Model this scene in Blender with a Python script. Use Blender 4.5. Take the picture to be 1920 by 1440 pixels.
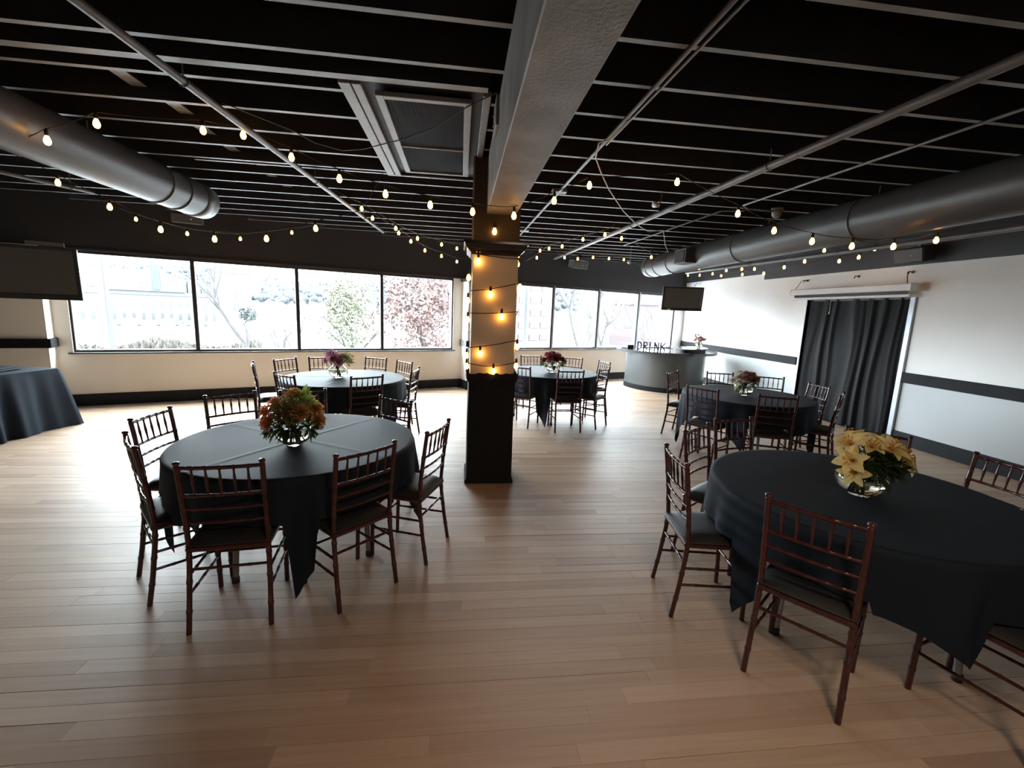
import bpy, math, random
from mathutils import Vector, Matrix
PI = math.pi
R = math.radians
random.seed(7)
sc = bpy.context.scene
for o in list(bpy.data.objects):
    bpy.data.objects.remove(o)
COL = sc.collection

# ------------------------------------------------------------------ camera
cam_d = bpy.data.cameras.new('camera')
cam = bpy.data.objects.new('camera', cam_d)
COL.objects.link(cam)
cam_d.sensor_width = 36.0
cam_d.lens = 830.0 / 1920.0 * 36.0
cam_d.clip_start = 0.05
cam_d.clip_end = 3000
_p, _r, _y = R(9.3), R(2.3), R(6.9)
_fwd = Vector((0, math.cos(_p), -math.sin(_p)))
_rt = Vector((1, 0, 0)); _up = Vector((0, math.sin(_p), math.cos(_p)))
_rt2 = math.cos(_r) * _rt + math.sin(_r) * _up
_up2 = -math.sin(_r) * _rt + math.cos(_r) * _up
_yaw = Matrix.Rotation(-_y, 3, 'Z')
_m = Matrix((_yaw @ _rt2, _yaw @ _up2, _yaw @ (-_fwd))).transposed()
cam.matrix_world = Matrix.Translation((0, 0, 1.69)) @ _m.to_4x4()
sc.camera = cam

# ------------------------------------------------------------------ world, exposure
SKY = 48.0
w = bpy.data.worlds.new('overcast_sky'); sc.world = w; w.use_nodes = True
bg = w.node_tree.nodes['Background']
bg.inputs[0].default_value = (0.84, 0.93, 1.0, 1)
bg.inputs[1].default_value = SKY
sc.view_settings.view_transform = 'Standard'
sc.view_settings.look = 'None'
sc.view_settings.exposure = 0.0
sc.view_settings.gamma = 1.0
sc.view_settings.use_curve_mapping = False
sc.cycles.max_bounces = 10
sc.cycles.diffuse_bounces = 6
sc.cycles.glossy_bounces = 4
sc.cycles.transparent_max_bounces = 16
sc.cycles.sample_clamp_indirect = 8.0
sc.cycles.caustics_refractive = False
sc.cycles.caustics_reflective = False

# window wall frame: A + s*U along the wall, N points into the room
WA = Vector((-5.8, 7.307, 0)); WANG = R(22.35)
U = Vector((math.cos(WANG), math.sin(WANG), 0)); N = Vector((U.y, -U.x, 0))
def wpt(s, d, z):
    return WA + U * s + N * d + Vector((0, 0, z))
SILL, HEAD, TOP = 0.82, 2.33, 3.33
# sampling portals in the two window bands (they guide daylight sampling, they give no light)
for s0, s1 in ((0.06, 6.1), (7.28, 12.83)):
    ld = bpy.data.lights.new('window_portal', 'AREA'); ld.shape = 'RECTANGLE'
    ld.size = s1 - s0; ld.size_y = HEAD - SILL
    ld.cycles.is_portal = True
    lo = bpy.data.objects.new('window_portal', ld); COL.objects.link(lo)
    c = wpt((s0 + s1) / 2, -0.14, (SILL + HEAD) / 2)
    zax = -N; xax = U; yax = zax.cross(xax)
    lo.matrix_world = Matrix.Translation(c) @ Matrix((xax, yax, zax)).transposed().to_4x4()

# ------------------------------------------------------------------ materials
def nt(name):
    m = bpy.data.materials.new(name); m.use_nodes = True
    t = m.node_tree; b = t.nodes['Principled BSDF']
    return m, t, b
def col4(c): return (c[0], c[1], c[2], 1)
def mat(name, color, rough=0.6, metal=0.0, var=0.12, scale=6.0, bump=0.0, bscale=40.0, spec=0.5, sheen=0.0, trans=0.0):
    m, t, b = nt(name)
    b.inputs['Roughness'].default_value = rough
    b.inputs['Metallic'].default_value = metal
    b.inputs['Specular IOR Level'].default_value = spec
    if sheen: b.inputs['Sheen Weight'].default_value = sheen
    if trans: b.inputs['Transmission Weight'].default_value = trans
    tc = t.nodes.new('ShaderNodeTexCoord')
    nz = t.nodes.new('ShaderNodeTexNoise'); nz.inputs['Scale'].default_value = scale; nz.inputs['Detail'].default_value = 4
    t.links.new(tc.outputs['Object'], nz.inputs['Vector'])
    rp = t.nodes.new('ShaderNodeValToRGB')
    rp.color_ramp.elements[0].position = 0.3; rp.color_ramp.elements[1].position = 0.7
    rp.color_ramp.elements[0].color = col4([max(0, x * (1 - var)) for x in color])
    rp.color_ramp.elements[1].color = col4([min(1, x * (1 + var)) for x in color])
    t.links.new(nz.outputs['Fac'], rp.inputs['Fac'])
    t.links.new(rp.outputs['Color'], b.inputs['Base Color'])
    if bump:
        n2 = t.nodes.new('ShaderNodeTexNoise'); n2.inputs['Scale'].default_value = bscale; n2.inputs['Detail'].default_value = 3
        t.links.new(tc.outputs['Object'], n2.inputs['Vector'])
        bp = t.nodes.new('ShaderNodeBump'); bp.inputs['Strength'].default_value = bump; bp.inputs['Distance'].default_value = 0.01
        t.links.new(n2.outputs['Fac'], bp.inputs['Height'])
        t.links.new(bp.outputs['Normal'], b.inputs['Normal'])
    return m
def emis(name, color, strength):
    m, t, b = nt(name)
    b.inputs['Base Color'].default_value = col4(color)
    b.inputs['Emission Color'].default_value = col4(color)
    b.inputs['Emission Strength'].default_value = strength
    return m
def pane_mat(name, tint=(0.97, 0.99, 0.985)):
    m = bpy.data.materials.new(name); m.use_nodes = True; t = m.node_tree
    t.nodes.clear()
    out = t.nodes.new('ShaderNodeOutputMaterial')
    tr = t.nodes.new('ShaderNodeBsdfTransparent'); tr.inputs[0].default_value = col4(tint)
    gl = t.nodes.new('ShaderNodeBsdfGlossy'); gl.inputs['Roughness'].default_value = 0.02
    fr = t.nodes.new('ShaderNodeLayerWeight'); fr.inputs['Blend'].default_value = 0.5
    pw = t.nodes.new('ShaderNodeMath'); pw.operation = 'POWER'; pw.inputs[1].default_value = 5.0
    ma = t.nodes.new('ShaderNodeMath'); ma.operation = 'MULTIPLY_ADD'; ma.inputs[1].default_value = 0.5; ma.inputs[2].default_value = 0.022
    t.links.new(fr.outputs['Facing'], pw.inputs[0]); t.links.new(pw.outputs[0], ma.inputs[0])
    mx = t.nodes.new('ShaderNodeMixShader')
    t.links.new(ma.outputs[0], mx.inputs[0]); t.links.new(tr.outputs[0], mx.inputs[1]); t.links.new(gl.outputs[0], mx.inputs[2])
    t.links.new(mx.outputs[0], out.inputs[0])
    return m
def glass_mat(name, color, ior, rough=0.0):
    m, t, b = nt(name)
    b.inputs['Base Color'].default_value = col4(color)
    b.inputs['Roughness'].default_value = rough
    b.inputs['Transmission Weight'].default_value = 1.0
    b.inputs['IOR'].default_value = ior
    return m
def floor_mat():
    m, t, b = nt('maple_strip_floor')
    tc = t.nodes.new('ShaderNodeTexCoord')
    geo = t.nodes.new('ShaderNodeNewGeometry'); oi = t.nodes.new('ShaderNodeObjectInfo')
    add = t.nodes.new('ShaderNodeMath'); add.operation = 'ADD'
    t.links.new(geo.outputs['Random Per Island'], add.inputs[0]); t.links.new(oi.outputs['Random'], add.inputs[1])
    frc = t.nodes.new('ShaderNodeMath'); frc.operation = 'FRACT'; t.links.new(add.outputs[0], frc.inputs[0])
    ramp = t.nodes.new('ShaderNodeValToRGB')
    e = ramp.color_ramp.elements
    e[0].position = 0.0; e[0].color = (0.36, 0.240, 0.165, 1)
    e[1].position = 1.0; e[1].color = (0.535, 0.385, 0.275, 1)
    e2 = ramp.color_ramp.elements.new(0.12); e2.color = (0.42, 0.285, 0.195, 1)
    e3 = ramp.color_ramp.elements.new(0.8); e3.color = (0.49, 0.345, 0.242, 1)
    t.links.new(frc.outputs[0], ramp.inputs['Fac'])
    # grain along the boards, in world position, shifted per board
    mp = t.nodes.new('ShaderNodeMapping'); mp.inputs['Scale'].default_value = (1.6, 38, 38)
    t.links.new(geo.outputs['Position'], mp.inputs['Vector'])
    gz = t.nodes.new('ShaderNodeTexNoise'); gz.inputs['Scale'].default_value = 1.0; gz.inputs['Detail'].default_value = 6
    t.links.new(mp.outputs['Vector'], gz.inputs['Vector'])
    gm = t.nodes.new('ShaderNodeMapRange'); gm.inputs['To Min'].default_value = 0.78; gm.inputs['To Max'].default_value = 1.16
    t.links.new(gz.outputs['Fac'], gm.inputs['Value'])
    mul = t.nodes.new('ShaderNodeVectorMath'); mul.operation = 'SCALE'
    t.links.new(ramp.outputs['Color'], mul.inputs[0]); t.links.new(gm.outputs[0], mul.inputs['Scale'])
    # broad worn patches
    wz = t.nodes.new('ShaderNodeTexNoise'); wz.inputs['Scale'].default_value = 0.55; wz.inputs['Detail'].default_value = 5
    t.links.new(geo.outputs['Position'], wz.inputs['Vector'])
    t.links.new(mul.outputs[0], b.inputs['Base Color'])
    rr = t.nodes.new('ShaderNodeMapRange'); rr.inputs['From Min'].default_value = 0.3; rr.inputs['From Max'].default_value = 0.7
    rr.inputs['To Min'].default_value = 0.44; rr.inputs['To Max'].default_value = 0.58
    t.links.new(wz.outputs['Fac'], rr.inputs['Value']); t.links.new(rr.outputs[0], b.inputs['Roughness'])
    b.inputs['Specular IOR Level'].default_value = 0.52
    # fine scratches and uneven finish
    sz = t.nodes.new('ShaderNodeTexNoise'); sz.inputs['Scale'].default_value = 9.0; sz.inputs['Detail'].default_value = 5
    t.links.new(geo.outputs['Position'], sz.inputs['Vector'])
    bp = t.nodes.new('ShaderNodeBump'); bp.inputs['Strength'].default_value = 0.10; bp.inputs['Distance'].default_value = 0.01
    t.links.new(sz.outputs['Fac'], bp.inputs['Height']); t.links.new(bp.outputs['Normal'], b.inputs['Normal'])
    return m

M = {}
M['floor'] = floor_mat()
M['subfloor'] = mat('dark_subfloor', (0.14, 0.09, 0.06), 0.8)
M['black'] = mat('flat_black_paint', (0.008, 0.008, 0.010), 0.7)
M['fascia'] = mat('charcoal_black_wall_paint', (0.020, 0.019, 0.022), 0.6, var=0.08, scale=2)
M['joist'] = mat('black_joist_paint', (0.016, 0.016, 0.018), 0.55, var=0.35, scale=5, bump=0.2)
M['jbottom'] = mat('pale_grey_joist_underside', (0.235, 0.245, 0.25), 0.5, var=0.25, scale=4, bump=0.2)  # paler grey for the downward joist faces only
M['beam'] = mat('worn_grey_beam_paint', (0.26, 0.265, 0.265), 0.6, var=0.25, scale=4, bump=0.25, bscale=60)
M['pipe'] = mat('grey_painted_pipe', (0.15, 0.15, 0.155), 0.42, var=0.2)
M['duct'] = mat('dark_grey_painted_duct', (0.065, 0.067, 0.07), 0.42, var=0.12, scale=2)
M['cream'] = mat('cream_wall_paint', (0.88, 0.875, 0.86), 0.65, var=0.02, scale=2)
M['lowgrey'] = mat('pale_grey_wall_paint', (0.52, 0.55, 0.57), 0.6, var=0.02, scale=2)
M['tan'] = mat('tan_wall_paint', (0.90, 0.86, 0.78), 0.65, var=0.03, scale=2)
M['rail'] = mat('black_rail_paint', (0.012, 0.0125, 0.0145), 0.6, spec=0.12)
M['baseblack'] = mat('dark_grey_baseboard_rubber', (0.020, 0.021, 0.024), 0.65, spec=0.15)
M['winframe'] = mat('dark_bronze_window_frame', (0.035, 0.033, 0.036), 0.35)
M['mullight'] = mat('aluminium_mullion', (0.42, 0.45, 0.50), 0.35, metal=0.6)
M['pane'] = pane_mat('clear_window_glass')
M['white'] = mat('white_enamel', (0.82, 0.83, 0.84), 0.4, var=0.02)
M['cable'] = mat('black_rubber_cable', (0.015, 0.015, 0.015), 0.5)
M['wcable'] = mat('white_cable', (0.75, 0.75, 0.73), 0.5, var=0.03)
M['mahog'] = mat('dark_mahogany_lacquer', (0.055, 0.014, 0.013), 0.22, var=0.3, scale=30, spec=0.6)
M['cushion'] = mat('black_cushion_fabric', (0.016, 0.017, 0.019), 0.55, var=0.1, bump=0.15, bscale=300)
M['cloth'] = mat('black_polyester_tablecloth', (0.011, 0.017, 0.026), 0.68, var=0.06, bump=0.12, bscale=350, spec=0.13)
M['bcloth'] = mat('black_cotton_wrap', (0.006, 0.006, 0.007), 0.85, var=0.1, bump=0.3, bscale=60)
M['curtain'] = mat('black_velvet_curtain', (0.0045, 0.0045, 0.006), 0.65, var=0.1, spec=0.22)
M['plywood'] = mat('plywood_tabletop', (0.45, 0.32, 0.19), 0.5)
M['steel'] = mat('grey_steel_leg', (0.30, 0.30, 0.32), 0.35, metal=0.8)
M['rubber'] = mat('black_rubber', (0.02, 0.02, 0.02), 0.6)
M['paper'] = mat('beige_column_covering', (0.70, 0.61, 0.50), 0.6, var=0.04, scale=3, bump=0.3, bscale=5)
M['coltop'] = mat('dark_brown_column_paint', (0.035, 0.024, 0.02), 0.5)
M['gloss'] = mat('glossy_black_moulding', (0.02, 0.016, 0.015), 0.12, var=0.05)
M['socket'] = mat('black_bulb_socket', (0.012, 0.012, 0.012), 0.5)
M['bulb'] = emis('amber_filament_bulb', (1.0, 0.41, 0.06), 22.0)
M['lens'] = emis('fill_lamp_lens', (1.0, 0.85, 0.68), 6.0)  # glowing diffuser of the added fill lamp
M['tv'] = mat('black_tv_plastic', (0.012, 0.012, 0.013), 0.3)
M['screen'] = mat('grey_tv_screen', (0.085, 0.082, 0.078), 0.35, var=0.02)
M['speaker'] = mat('grey_speaker_box', (0.07, 0.075, 0.075), 0.55)
M['spkdark'] = mat('charcoal_speaker_box', (0.022, 0.023, 0.024), 0.6)
M['bar'] = mat('grey_metallic_bar_front', (0.14, 0.155, 0.165), 0.32, metal=0.35, var=0.08, scale=2)
M['bartop'] = mat('polished_dark_countertop', (0.10, 0.105, 0.11), 0.14, var=0.1)
M['letter'] = mat('lavender_white_letter', (0.20, 0.20, 0.31), 0.5, var=0.03)
M['filter'] = mat('dark_mesh_filter', (0.014, 0.012, 0.014), 0.8, spec=0.2)
M['frametrim'] = mat('grey_vent_trim', (0.23, 0.225, 0.215), 0.5, var=0.15)
M['chrome'] = mat('bright_zinc', (0.7, 0.7, 0.7), 0.25, metal=1.0)
M['glass'] = glass_mat('clear_vase_glass', (0.97, 0.98, 0.97), 1.45)
M['water'] = glass_mat('vase_water', (0.90, 0.90, 0.74), 1.33)
M['pebble'] = mat('white_river_pebbles', (0.72, 0.70, 0.60), 0.4)
M['stem'] = mat('green_stem', (0.10, 0.17, 0.05), 0.5)
M['leafd'] = mat('dark_green_leaf', (0.045, 0.075, 0.025), 0.45, var=0.3)
M['leafl'] = mat('lime_green_leaf', (0.32, 0.42, 0.10), 0.5, var=0.2)
M['leafo'] = mat('olive_filler_foliage', (0.24, 0.215, 0.08), 0.6, var=0.3)
M['peach'] = mat('peach_orange_petal', (0.80, 0.36, 0.20), 0.5, var=0.2, scale=20)
M['bronze'] = mat('bronze_orange_petal', (0.60, 0.33, 0.13), 0.5, var=0.2, scale=20)
M['pink'] = mat('dusty_pink_petal', (0.66, 0.33, 0.42), 0.5, var=0.2, scale=20)
M['plum'] = mat('plum_petal', (0.30, 0.10, 0.17), 0.5, var=0.2, scale=20)
M['burg'] = mat('burgundy_petal', (0.26, 0.05, 0.06), 0.5, var=0.3, scale=20)
M['rosy'] = mat('muted_rose_petal', (0.60, 0.36, 0.29), 0.5, var=0.2, scale=20)
M['ivory'] = mat('ivory_petal', (0.72, 0.66, 0.55), 0.5, var=0.1, scale=20)
M['blush'] = mat('blush_pink_petal', (0.76, 0.52, 0.47), 0.5, var=0.1, scale=20)
M['lily'] = mat('yellow_lily_petal', (0.90, 0.74, 0.33), 0.5, var=0.12, scale=12)
M['stamen'] = mat('amber_stamen', (0.55, 0.22, 0.04), 0.6)

def translucent(m, f):
    t = m.node_tree; b = t.nodes['Principled BSDF']; out = t.nodes['Material Output']
    src = b.inputs['Base Color'].links[0].from_socket
    tl_ = t.nodes.new('ShaderNodeBsdfTranslucent'); t.links.new(src, tl_.inputs['Color'])
    mx = t.nodes.new('ShaderNodeMixShader'); mx.inputs[0].default_value = f
    t.links.new(b.outputs[0], mx.inputs[1]); t.links.new(tl_.outputs[0], mx.inputs[2]); t.links.new(mx.outputs[0], out.inputs['Surface'])
for n_ in ('peach', 'bronze', 'pink', 'plum', 'burg', 'rosy', 'ivory', 'blush', 'lily', 'leafd', 'leafl', 'leafo'):
    translucent(M[n_], 0.4)

# ------------------------------------------------------------------ mesh builder
class MB:
    def __init__(s): s.v = []; s.f = []; s.sm = []
    def add(s, vs, fs, smooth=False):
        b = len(s.v); s.v += [tuple(v) for v in vs]
        for f in fs: s.f.append(tuple(i + b for i in f)); s.sm.append(smooth)
    def box(s, x0, y0, z0, x1, y1, z1, mtx=None):
        vs = [Vector((x, y, z)) for z in (z0, z1) for y in (y0, y1) for x in (x0, x1)]
        if mtx: vs = [mtx @ v for v in vs]
        s.add(vs, [(0, 2, 3, 1), (4, 5, 7, 6), (0, 1, 5, 4), (2, 6, 7, 3), (0, 4, 6, 2), (1, 3, 7, 5)])
    def bbox(s, x0, y0, z0, x1, y1, z1, b=0.004, mtx=None):
        # box with chamfered vertical section (bevel on all 12 edges by inset rings)
        zs = [(z0, b), (z0 + b, 0), (z1 - b, 0), (z1, b)]
        vs = []
        for z, i in zs:
            for (x, y) in ((x0 + i, y0 + b), (x0 + b, y0 + i), (x1 - b, y0 + i), (x1 - i, y0 + b), (x1 - i, y1 - b), (x1 - b, y1 - i), (x0 + b, y1 - i), (x0 + i, y1 - b)):
                vs.append(Vector((x, y, z)))
        if mtx: vs = [mtx @ v for v in vs]
        fs = [tuple(reversed(range(8))), tuple(range(24, 32))]
        for k in range(3):
            for j in range(8):
                a, c = k * 8 + j, k * 8 + (j + 1) % 8
                fs.append((a, c, c + 8, a + 8))
        s.add(vs, fs)
    def tube(s, pts, rad, seg=8, cap=True, smooth=True):
        pts = [Vector(p) for p in pts]
        if not isinstance(rad, (list, tuple)): rad = [rad] * len(pts)
        n = len(pts); rings = []; prev = None
        for i, p in enumerate(pts):
            d = (pts[min(i + 1, n - 1)] - pts[max(i - 1, 0)]).normalized()
            if prev is None:
                a = d.orthogonal().normalized()
            else:
                a = (prev - d * prev.dot(d))
                a = a.normalized() if a.length > 1e-6 else d.orthogonal().normalized()
            prev = a; c = d.cross(a)
            rings.append([p + (a * math.cos(t) + c * math.sin(t)) * rad[i] for t in [2 * PI * k / seg for k in range(seg)]])
        vs = [v for r in rings for v in r]; fs = []
        for i in range(n - 1):
            for k in range(seg):
                a, c = i * seg + k, i * seg + (k + 1) % seg
                fs.append((a, c, c + seg, a + seg))
        s.add(vs, fs, smooth)
        if cap:
            s.add(rings[0], [tuple(reversed(range(seg)))]); s.add(rings[-1], [tuple(range(seg))])
    def lathe(s, prof, seg=24, mtx=None, smooth=True):
        vs = []; fs = []
        for r, z in prof:
            for k in range(seg):
                t = 2 * PI * k / seg; vs.append(Vector((r * math.cos(t), r * math.sin(t), z)))
        if mtx: vs = [mtx @ v for v in vs]
        for i in range(len(prof) - 1):
            for k in range(seg):
                a, c = i * seg + k, i * seg + (k + 1) % seg
                fs.append((a, c, c + seg, a + seg))
        s.add(vs, fs, smooth)
    def grid(s, pts, nu, nv, smooth=True):
        fs = [(i * nv + j, (i + 1) * nv + j, (i + 1) * nv + j + 1, i * nv + j + 1) for i in range(nu - 1) for j in range(nv - 1)]
        s.add(pts, fs, smooth)
    def mesh(s, name, m):
        me = bpy.data.meshes.new(name); me.from_pydata(s.v, [], s.f)
        me.polygons.foreach_set('use_smooth', s.sm); me.update()
        if m: me.materials.append(m)
        return me
    def build(s, name, m, parent=None, loc=None, rz=0):
        return obj(name, s.mesh(name, m), parent, loc, rz)
def obj(name, me, parent=None, loc=None, rz=0):
    o = bpy.data.objects.new(name, me); COL.objects.link(o)
    if parent: o.parent = parent
    if loc is not None: o.location = loc
    o.rotation_euler = (0, 0, rz)
    return o
def tag(o, label, cat, group=None, kind=None):
    o['label'] = label; o['category'] = cat
    if group: o['group'] = group
    if kind: o['kind'] = kind
    return o
def struct(o, label=None):
    o['kind'] = 'structure'
    if label: o['label'] = label
    return o
def thing(name, label, cat, loc=(0, 0, 0), rz=0, group=None):
    o = bpy.data.objects.new(name, None); COL.objects.link(o)
    o.empty_display_size = 0.1; o.location = loc; o.rotation_euler = (0, 0, rz)
    return tag(o, label, cat, group)
def copy_tree(o, parent=None):
    c = o.copy(); COL.objects.link(c); c.parent = parent
    for ch in o.children: copy_tree(ch, c)
    return c
def bx(name, a, b, m, parent=None, bev=0.0):
    k = MB()
    if bev: k.bbox(*a, *b, b=bev)
    else: k.box(*a, *b)
    return k.build(name, m, parent)
WM = Matrix.Translation(WA) @ Matrix.Rotation(WANG, 4, 'Z')     # local x along wall, local -y into the room
def wbox(name, s0, d0, z0, s1, d1, z1, m, parent=None, bev=0.0):
    # d: metres into the room from the wall plane (negative = outside)
    k = MB()
    if bev: k.bbox(s0, -d1, z0, s1, -d0, z1, b=bev, mtx=WM)
    else: k.box(s0, -d1, z0, s1, -d0, z1, mtx=WM)
    return k.build(name, m, parent)

# ================================================================== ROOM SHELL
XL, XR, YB = -7.6, 6.42, -3.6
def wall_x(y):    # X of the window wall at depth y
    return WA.x + (y - WA.y) / math.tan(WANG)
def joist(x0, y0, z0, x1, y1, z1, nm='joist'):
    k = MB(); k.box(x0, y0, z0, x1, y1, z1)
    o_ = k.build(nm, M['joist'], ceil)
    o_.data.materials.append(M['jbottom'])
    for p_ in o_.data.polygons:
        if p_.normal.z < -0.9: p_.material_index = 1  # undersides take the paler grey, other faces stay black
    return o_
# ---- floor: slab + strip boards
YF = WA.y + (XR - WA.x) * math.tan(WANG)
YLW = WA.y + (XL - WA.x) * math.tan(WANG)
k = MB()
poly = [(XL, YB), (XR + 0.2, YB), (XR + 0.2, YF), (XL, YLW)]
k.add([(x, y, -0.02) for x, y in poly] + [(x, y, -0.25) for x, y in poly], [(0, 1, 2, 3), (7, 6, 5, 4), (0, 4, 5, 1), (1, 5, 6, 2), (2, 6, 7, 3), (3, 7, 4, 0)])
floor = struct(k.build('floor', M['subfloor']), 'worn honey brown hardwood strip floor')
PW = 0.083
def plank_geo(x0, y0, x1, y1, tx, ty, dz):
    g = 0.0002
    vs = []
    xc, yc = (x0 + x1) / 2, (y0 + y1) / 2
    for z, i in ((-0.018, 0), (-0.0005, 0), (0.0, 0.0007)):
        for x, y in ((x0 + g + i, y0 + g + i), (x1 - g - i, y0 + g + i), (x1 - g - i, y1 - g - i), (x0 + g + i, y1 - g - i)):
            zz = z + (dz + (x - xc) * tx + (y - yc) * ty if z > -0.01 else 0)
            vs.append((x, y, zz))
    fs = [(8, 9, 10, 11)]
    for a in (0, 4):
        for j in range(4):
            fs.append((a + j, a + (j + 1) % 4, a + 4 + (j + 1) % 4, a + 4 + j))
    return vs, fs
rest = MB(); near = []
rnd = random.Random(3)
row = 0; y = YB
while y < YF:
    y1 = y + PW
    xs = XL
    if y1 > YLW: xs = max(XL, wall_x(y1) - 0.02)
    x = xs - rnd.uniform(0, 1.0)
    while x < XR:
        L = rnd.uniform(0.55, 1.9)
        a, b_ = max(x, xs), min(x + L, XR)
        if b_ - a > 0.03:
            tx, ty, dz = rnd.uniform(-1, 1) * 0.0006, rnd.uniform(-1, 1) * 0.009, rnd.uniform(-0.0004, 0.0004)
            geo = plank_geo(a, y, b_, y1, tx, ty, dz)
            xc = (a + b_) / 2; yc = (y + y1) / 2
            lat = xc - 0.12 * yc
            vis = yc > 1.1 and max(a - 0.12 * yc, -(b_ - 0.12 * yc)) < 1.22 * yc
            if vis: near.append((yc, geo))
            else: rest.add(*geo)
        x += L
    y = y1; row += 1
near.sort(key=lambda t: t[0])
for i, (yc, geo) in enumerate(near):
    if i < 295:
        q = MB(); q.add(*geo); q.build('plank', M['floor'], floor)
    else: rest.add(*geo)
ro = rest.build('plank_field', M['floor'], floor); ro['kind'] = 'stuff'

# ---- ceiling: deck, joists, blocking
k = MB()
k.add([(x, y, TOP) for x, y in poly] + [(x, y, TOP + 0.15) for x, y in poly], [(3, 2, 1, 0), (4, 5, 6, 7), (0, 1, 5, 4), (1, 2, 6, 5), (2, 3, 7, 6), (3, 0, 4, 7)])
ceil = struct(k.build('ceiling', M['black']), 'black painted open ceiling with exposed joists')
JB = 3.03
jy = [2.35 + 0.418 * i for i in range(-13, 24)]
for yy in jy:
    x0 = XL if yy + 0.02 < YLW else max(XL, wall_x(yy + 0.02) + 0.02)
    if x0 > XR - 0.3: continue
    wdt = 0.019
    if 3.05 < yy < 4.9:      # interrupted at the framed grille opening
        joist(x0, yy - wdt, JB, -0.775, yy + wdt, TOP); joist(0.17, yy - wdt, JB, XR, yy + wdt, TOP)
    else:
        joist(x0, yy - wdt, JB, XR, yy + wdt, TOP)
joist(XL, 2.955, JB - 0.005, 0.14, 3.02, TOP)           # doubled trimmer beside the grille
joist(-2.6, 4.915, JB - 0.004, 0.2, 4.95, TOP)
# blocking between joists (pale pieces in a line)
for i, yy in enumerate(jy[:-1]):
    if 2.9 < yy < 8.0:
        xb = -2.2 + 0.02 * (yy - 3.2)
        if i % 3 == 1: xb += 0.06
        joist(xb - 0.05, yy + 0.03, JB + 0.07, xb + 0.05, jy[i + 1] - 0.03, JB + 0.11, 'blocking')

# ---- window wall
wb = struct(wbox('wall_back', -2.1, -0.25, -0.2, 13.5, 0.0, SILL, M['tan']), 'tan wall under the window band')
fa = wbox('fascia', -2.1, -0.25, HEAD, 13.5, 0.0, TOP, M['fascia'], wb); fa['label'] = 'black painted band above the windows'
wbox('end_panel', -2.1, -0.25, SILL, 0.055, 0.0, HEAD, M['tan'], wb)
wbox('centre_panel', 6.106, -0.25, SILL, 7.28, 0.0, HEAD, M['tan'], wb)
wbox('corner_panel', 12.83, -0.25, SILL, 13.5, 0.0, HEAD, M['cream'], wb)
pier = wbox('pier', -2.1, 0.0, 0.0, -0.13, 0.25, HEAD, M['tan'], wb)
pr_ = wbox('pier_rail', -2.1, 0.25, 0.915, -0.10, 0.285, 1.045, M['rail'], pier, 0.006)
wbox('pier_rail', -0.13, 0.0, 0.915, -0.09, 0.285, 1.045, M['rail'], pier, 0.006)
pier2 = wbox('pier', 6.30, 0.0, 0.0, 7.05, 0.34, HEAD, M['cream'], wb)
wbox('pier_rail', 6.265, 0.0, 0.915, 6.30, 0.37, 1.045, M['speaker'], pier2, 0.006)
wbox('pier_rail', 6.265, 0.34, 0.915, 7.08, 0.37, 1.045, M['rail'], pier2, 0.006)
wbox('pier_cap', 6.26, 0.0, HEAD - 0.06, 7.09, 0.38, HEAD, M['fascia'], pier2)
bb = struct(wbox('baseboard_back', -0.13, 0.0, 0.0, 6.30, 0.018, 0.185, M['baseblack'], None, 0.004), 'dark grey baseboard under the windows')
wbox('baseboard_length', 7.05, 0.0, 0.0, 13.3, 0.018, 0.185, M['baseblack'], bb, 0.004)
wbox('baseboard_length', 6.28, 0.0, 0.0, 7.07, 0.36, 0.185, M['baseblack'], bb, 0.004)
wbox('baseboard_length', -2.1, 0.25, 0.0, -0.11, 0.268, 0.185, M['baseblack'], bb, 0.004)
# windows
mul = [0.055, 1.592, 3.12, 4.618, 6.106, 7.28, 8.669, 10.066, 11.45, 12.83]
wn = 0
for i in range(9):
    if i == 4: continue
    wn += 1
    s0, s1 = mul[i], mul[i + 1]
    right = i > 4
    fm = M['winframe']
    nm = 'window_%d' % wn
    fw = 0.045 if right else 0.03
    k = MB()
    k.bbox(s0, 0.03, SILL, s1, 0.15, SILL + 0.04, b=0.004, mtx=WM)
    k.bbox(s0, 0.03, HEAD - 0.045, s1, 0.15, HEAD, b=0.004, mtx=WM)
    wo = struct(k.build(nm, fm), 'large fixed picture window, number %d from the left' % wn)
    for sa in (s0, s1 - fw):
        q = MB(); q.bbox(sa, 0.02, SILL, sa + fw, 0.15, HEAD, b=0.004, mtx=WM)
        q.build('jamb', M['mullight'] if (right and sa == s0 and i != 5) or (right and sa != s0 and False) else fm, wo)
    q = MB(); q.box(s0 + 0.01, 0.085, SILL + 0.02, s1 - 0.01, 0.093, HEAD - 0.02, mtx=WM)
    q.build('pane', M['pane'], wo)
tr = struct(wbox('trim_1', 0.0, 0.0, SILL - 0.02, 6.15, 0.025, SILL, M['winframe']), 'thin dark sill strip below the left windows')
tr = struct(wbox('trim_2', 7.25, 0.0, SILL - 0.02, 12.87, 0.025, SILL, M['winframe']), 'thin dark sill strip below the right windows')
tr = struct(wbox('trim_3', 0.0, 0.0, HEAD, 13.2, 0.02, HEAD + 0.03, M['winframe']), 'thin dark strip above the windows')

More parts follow.
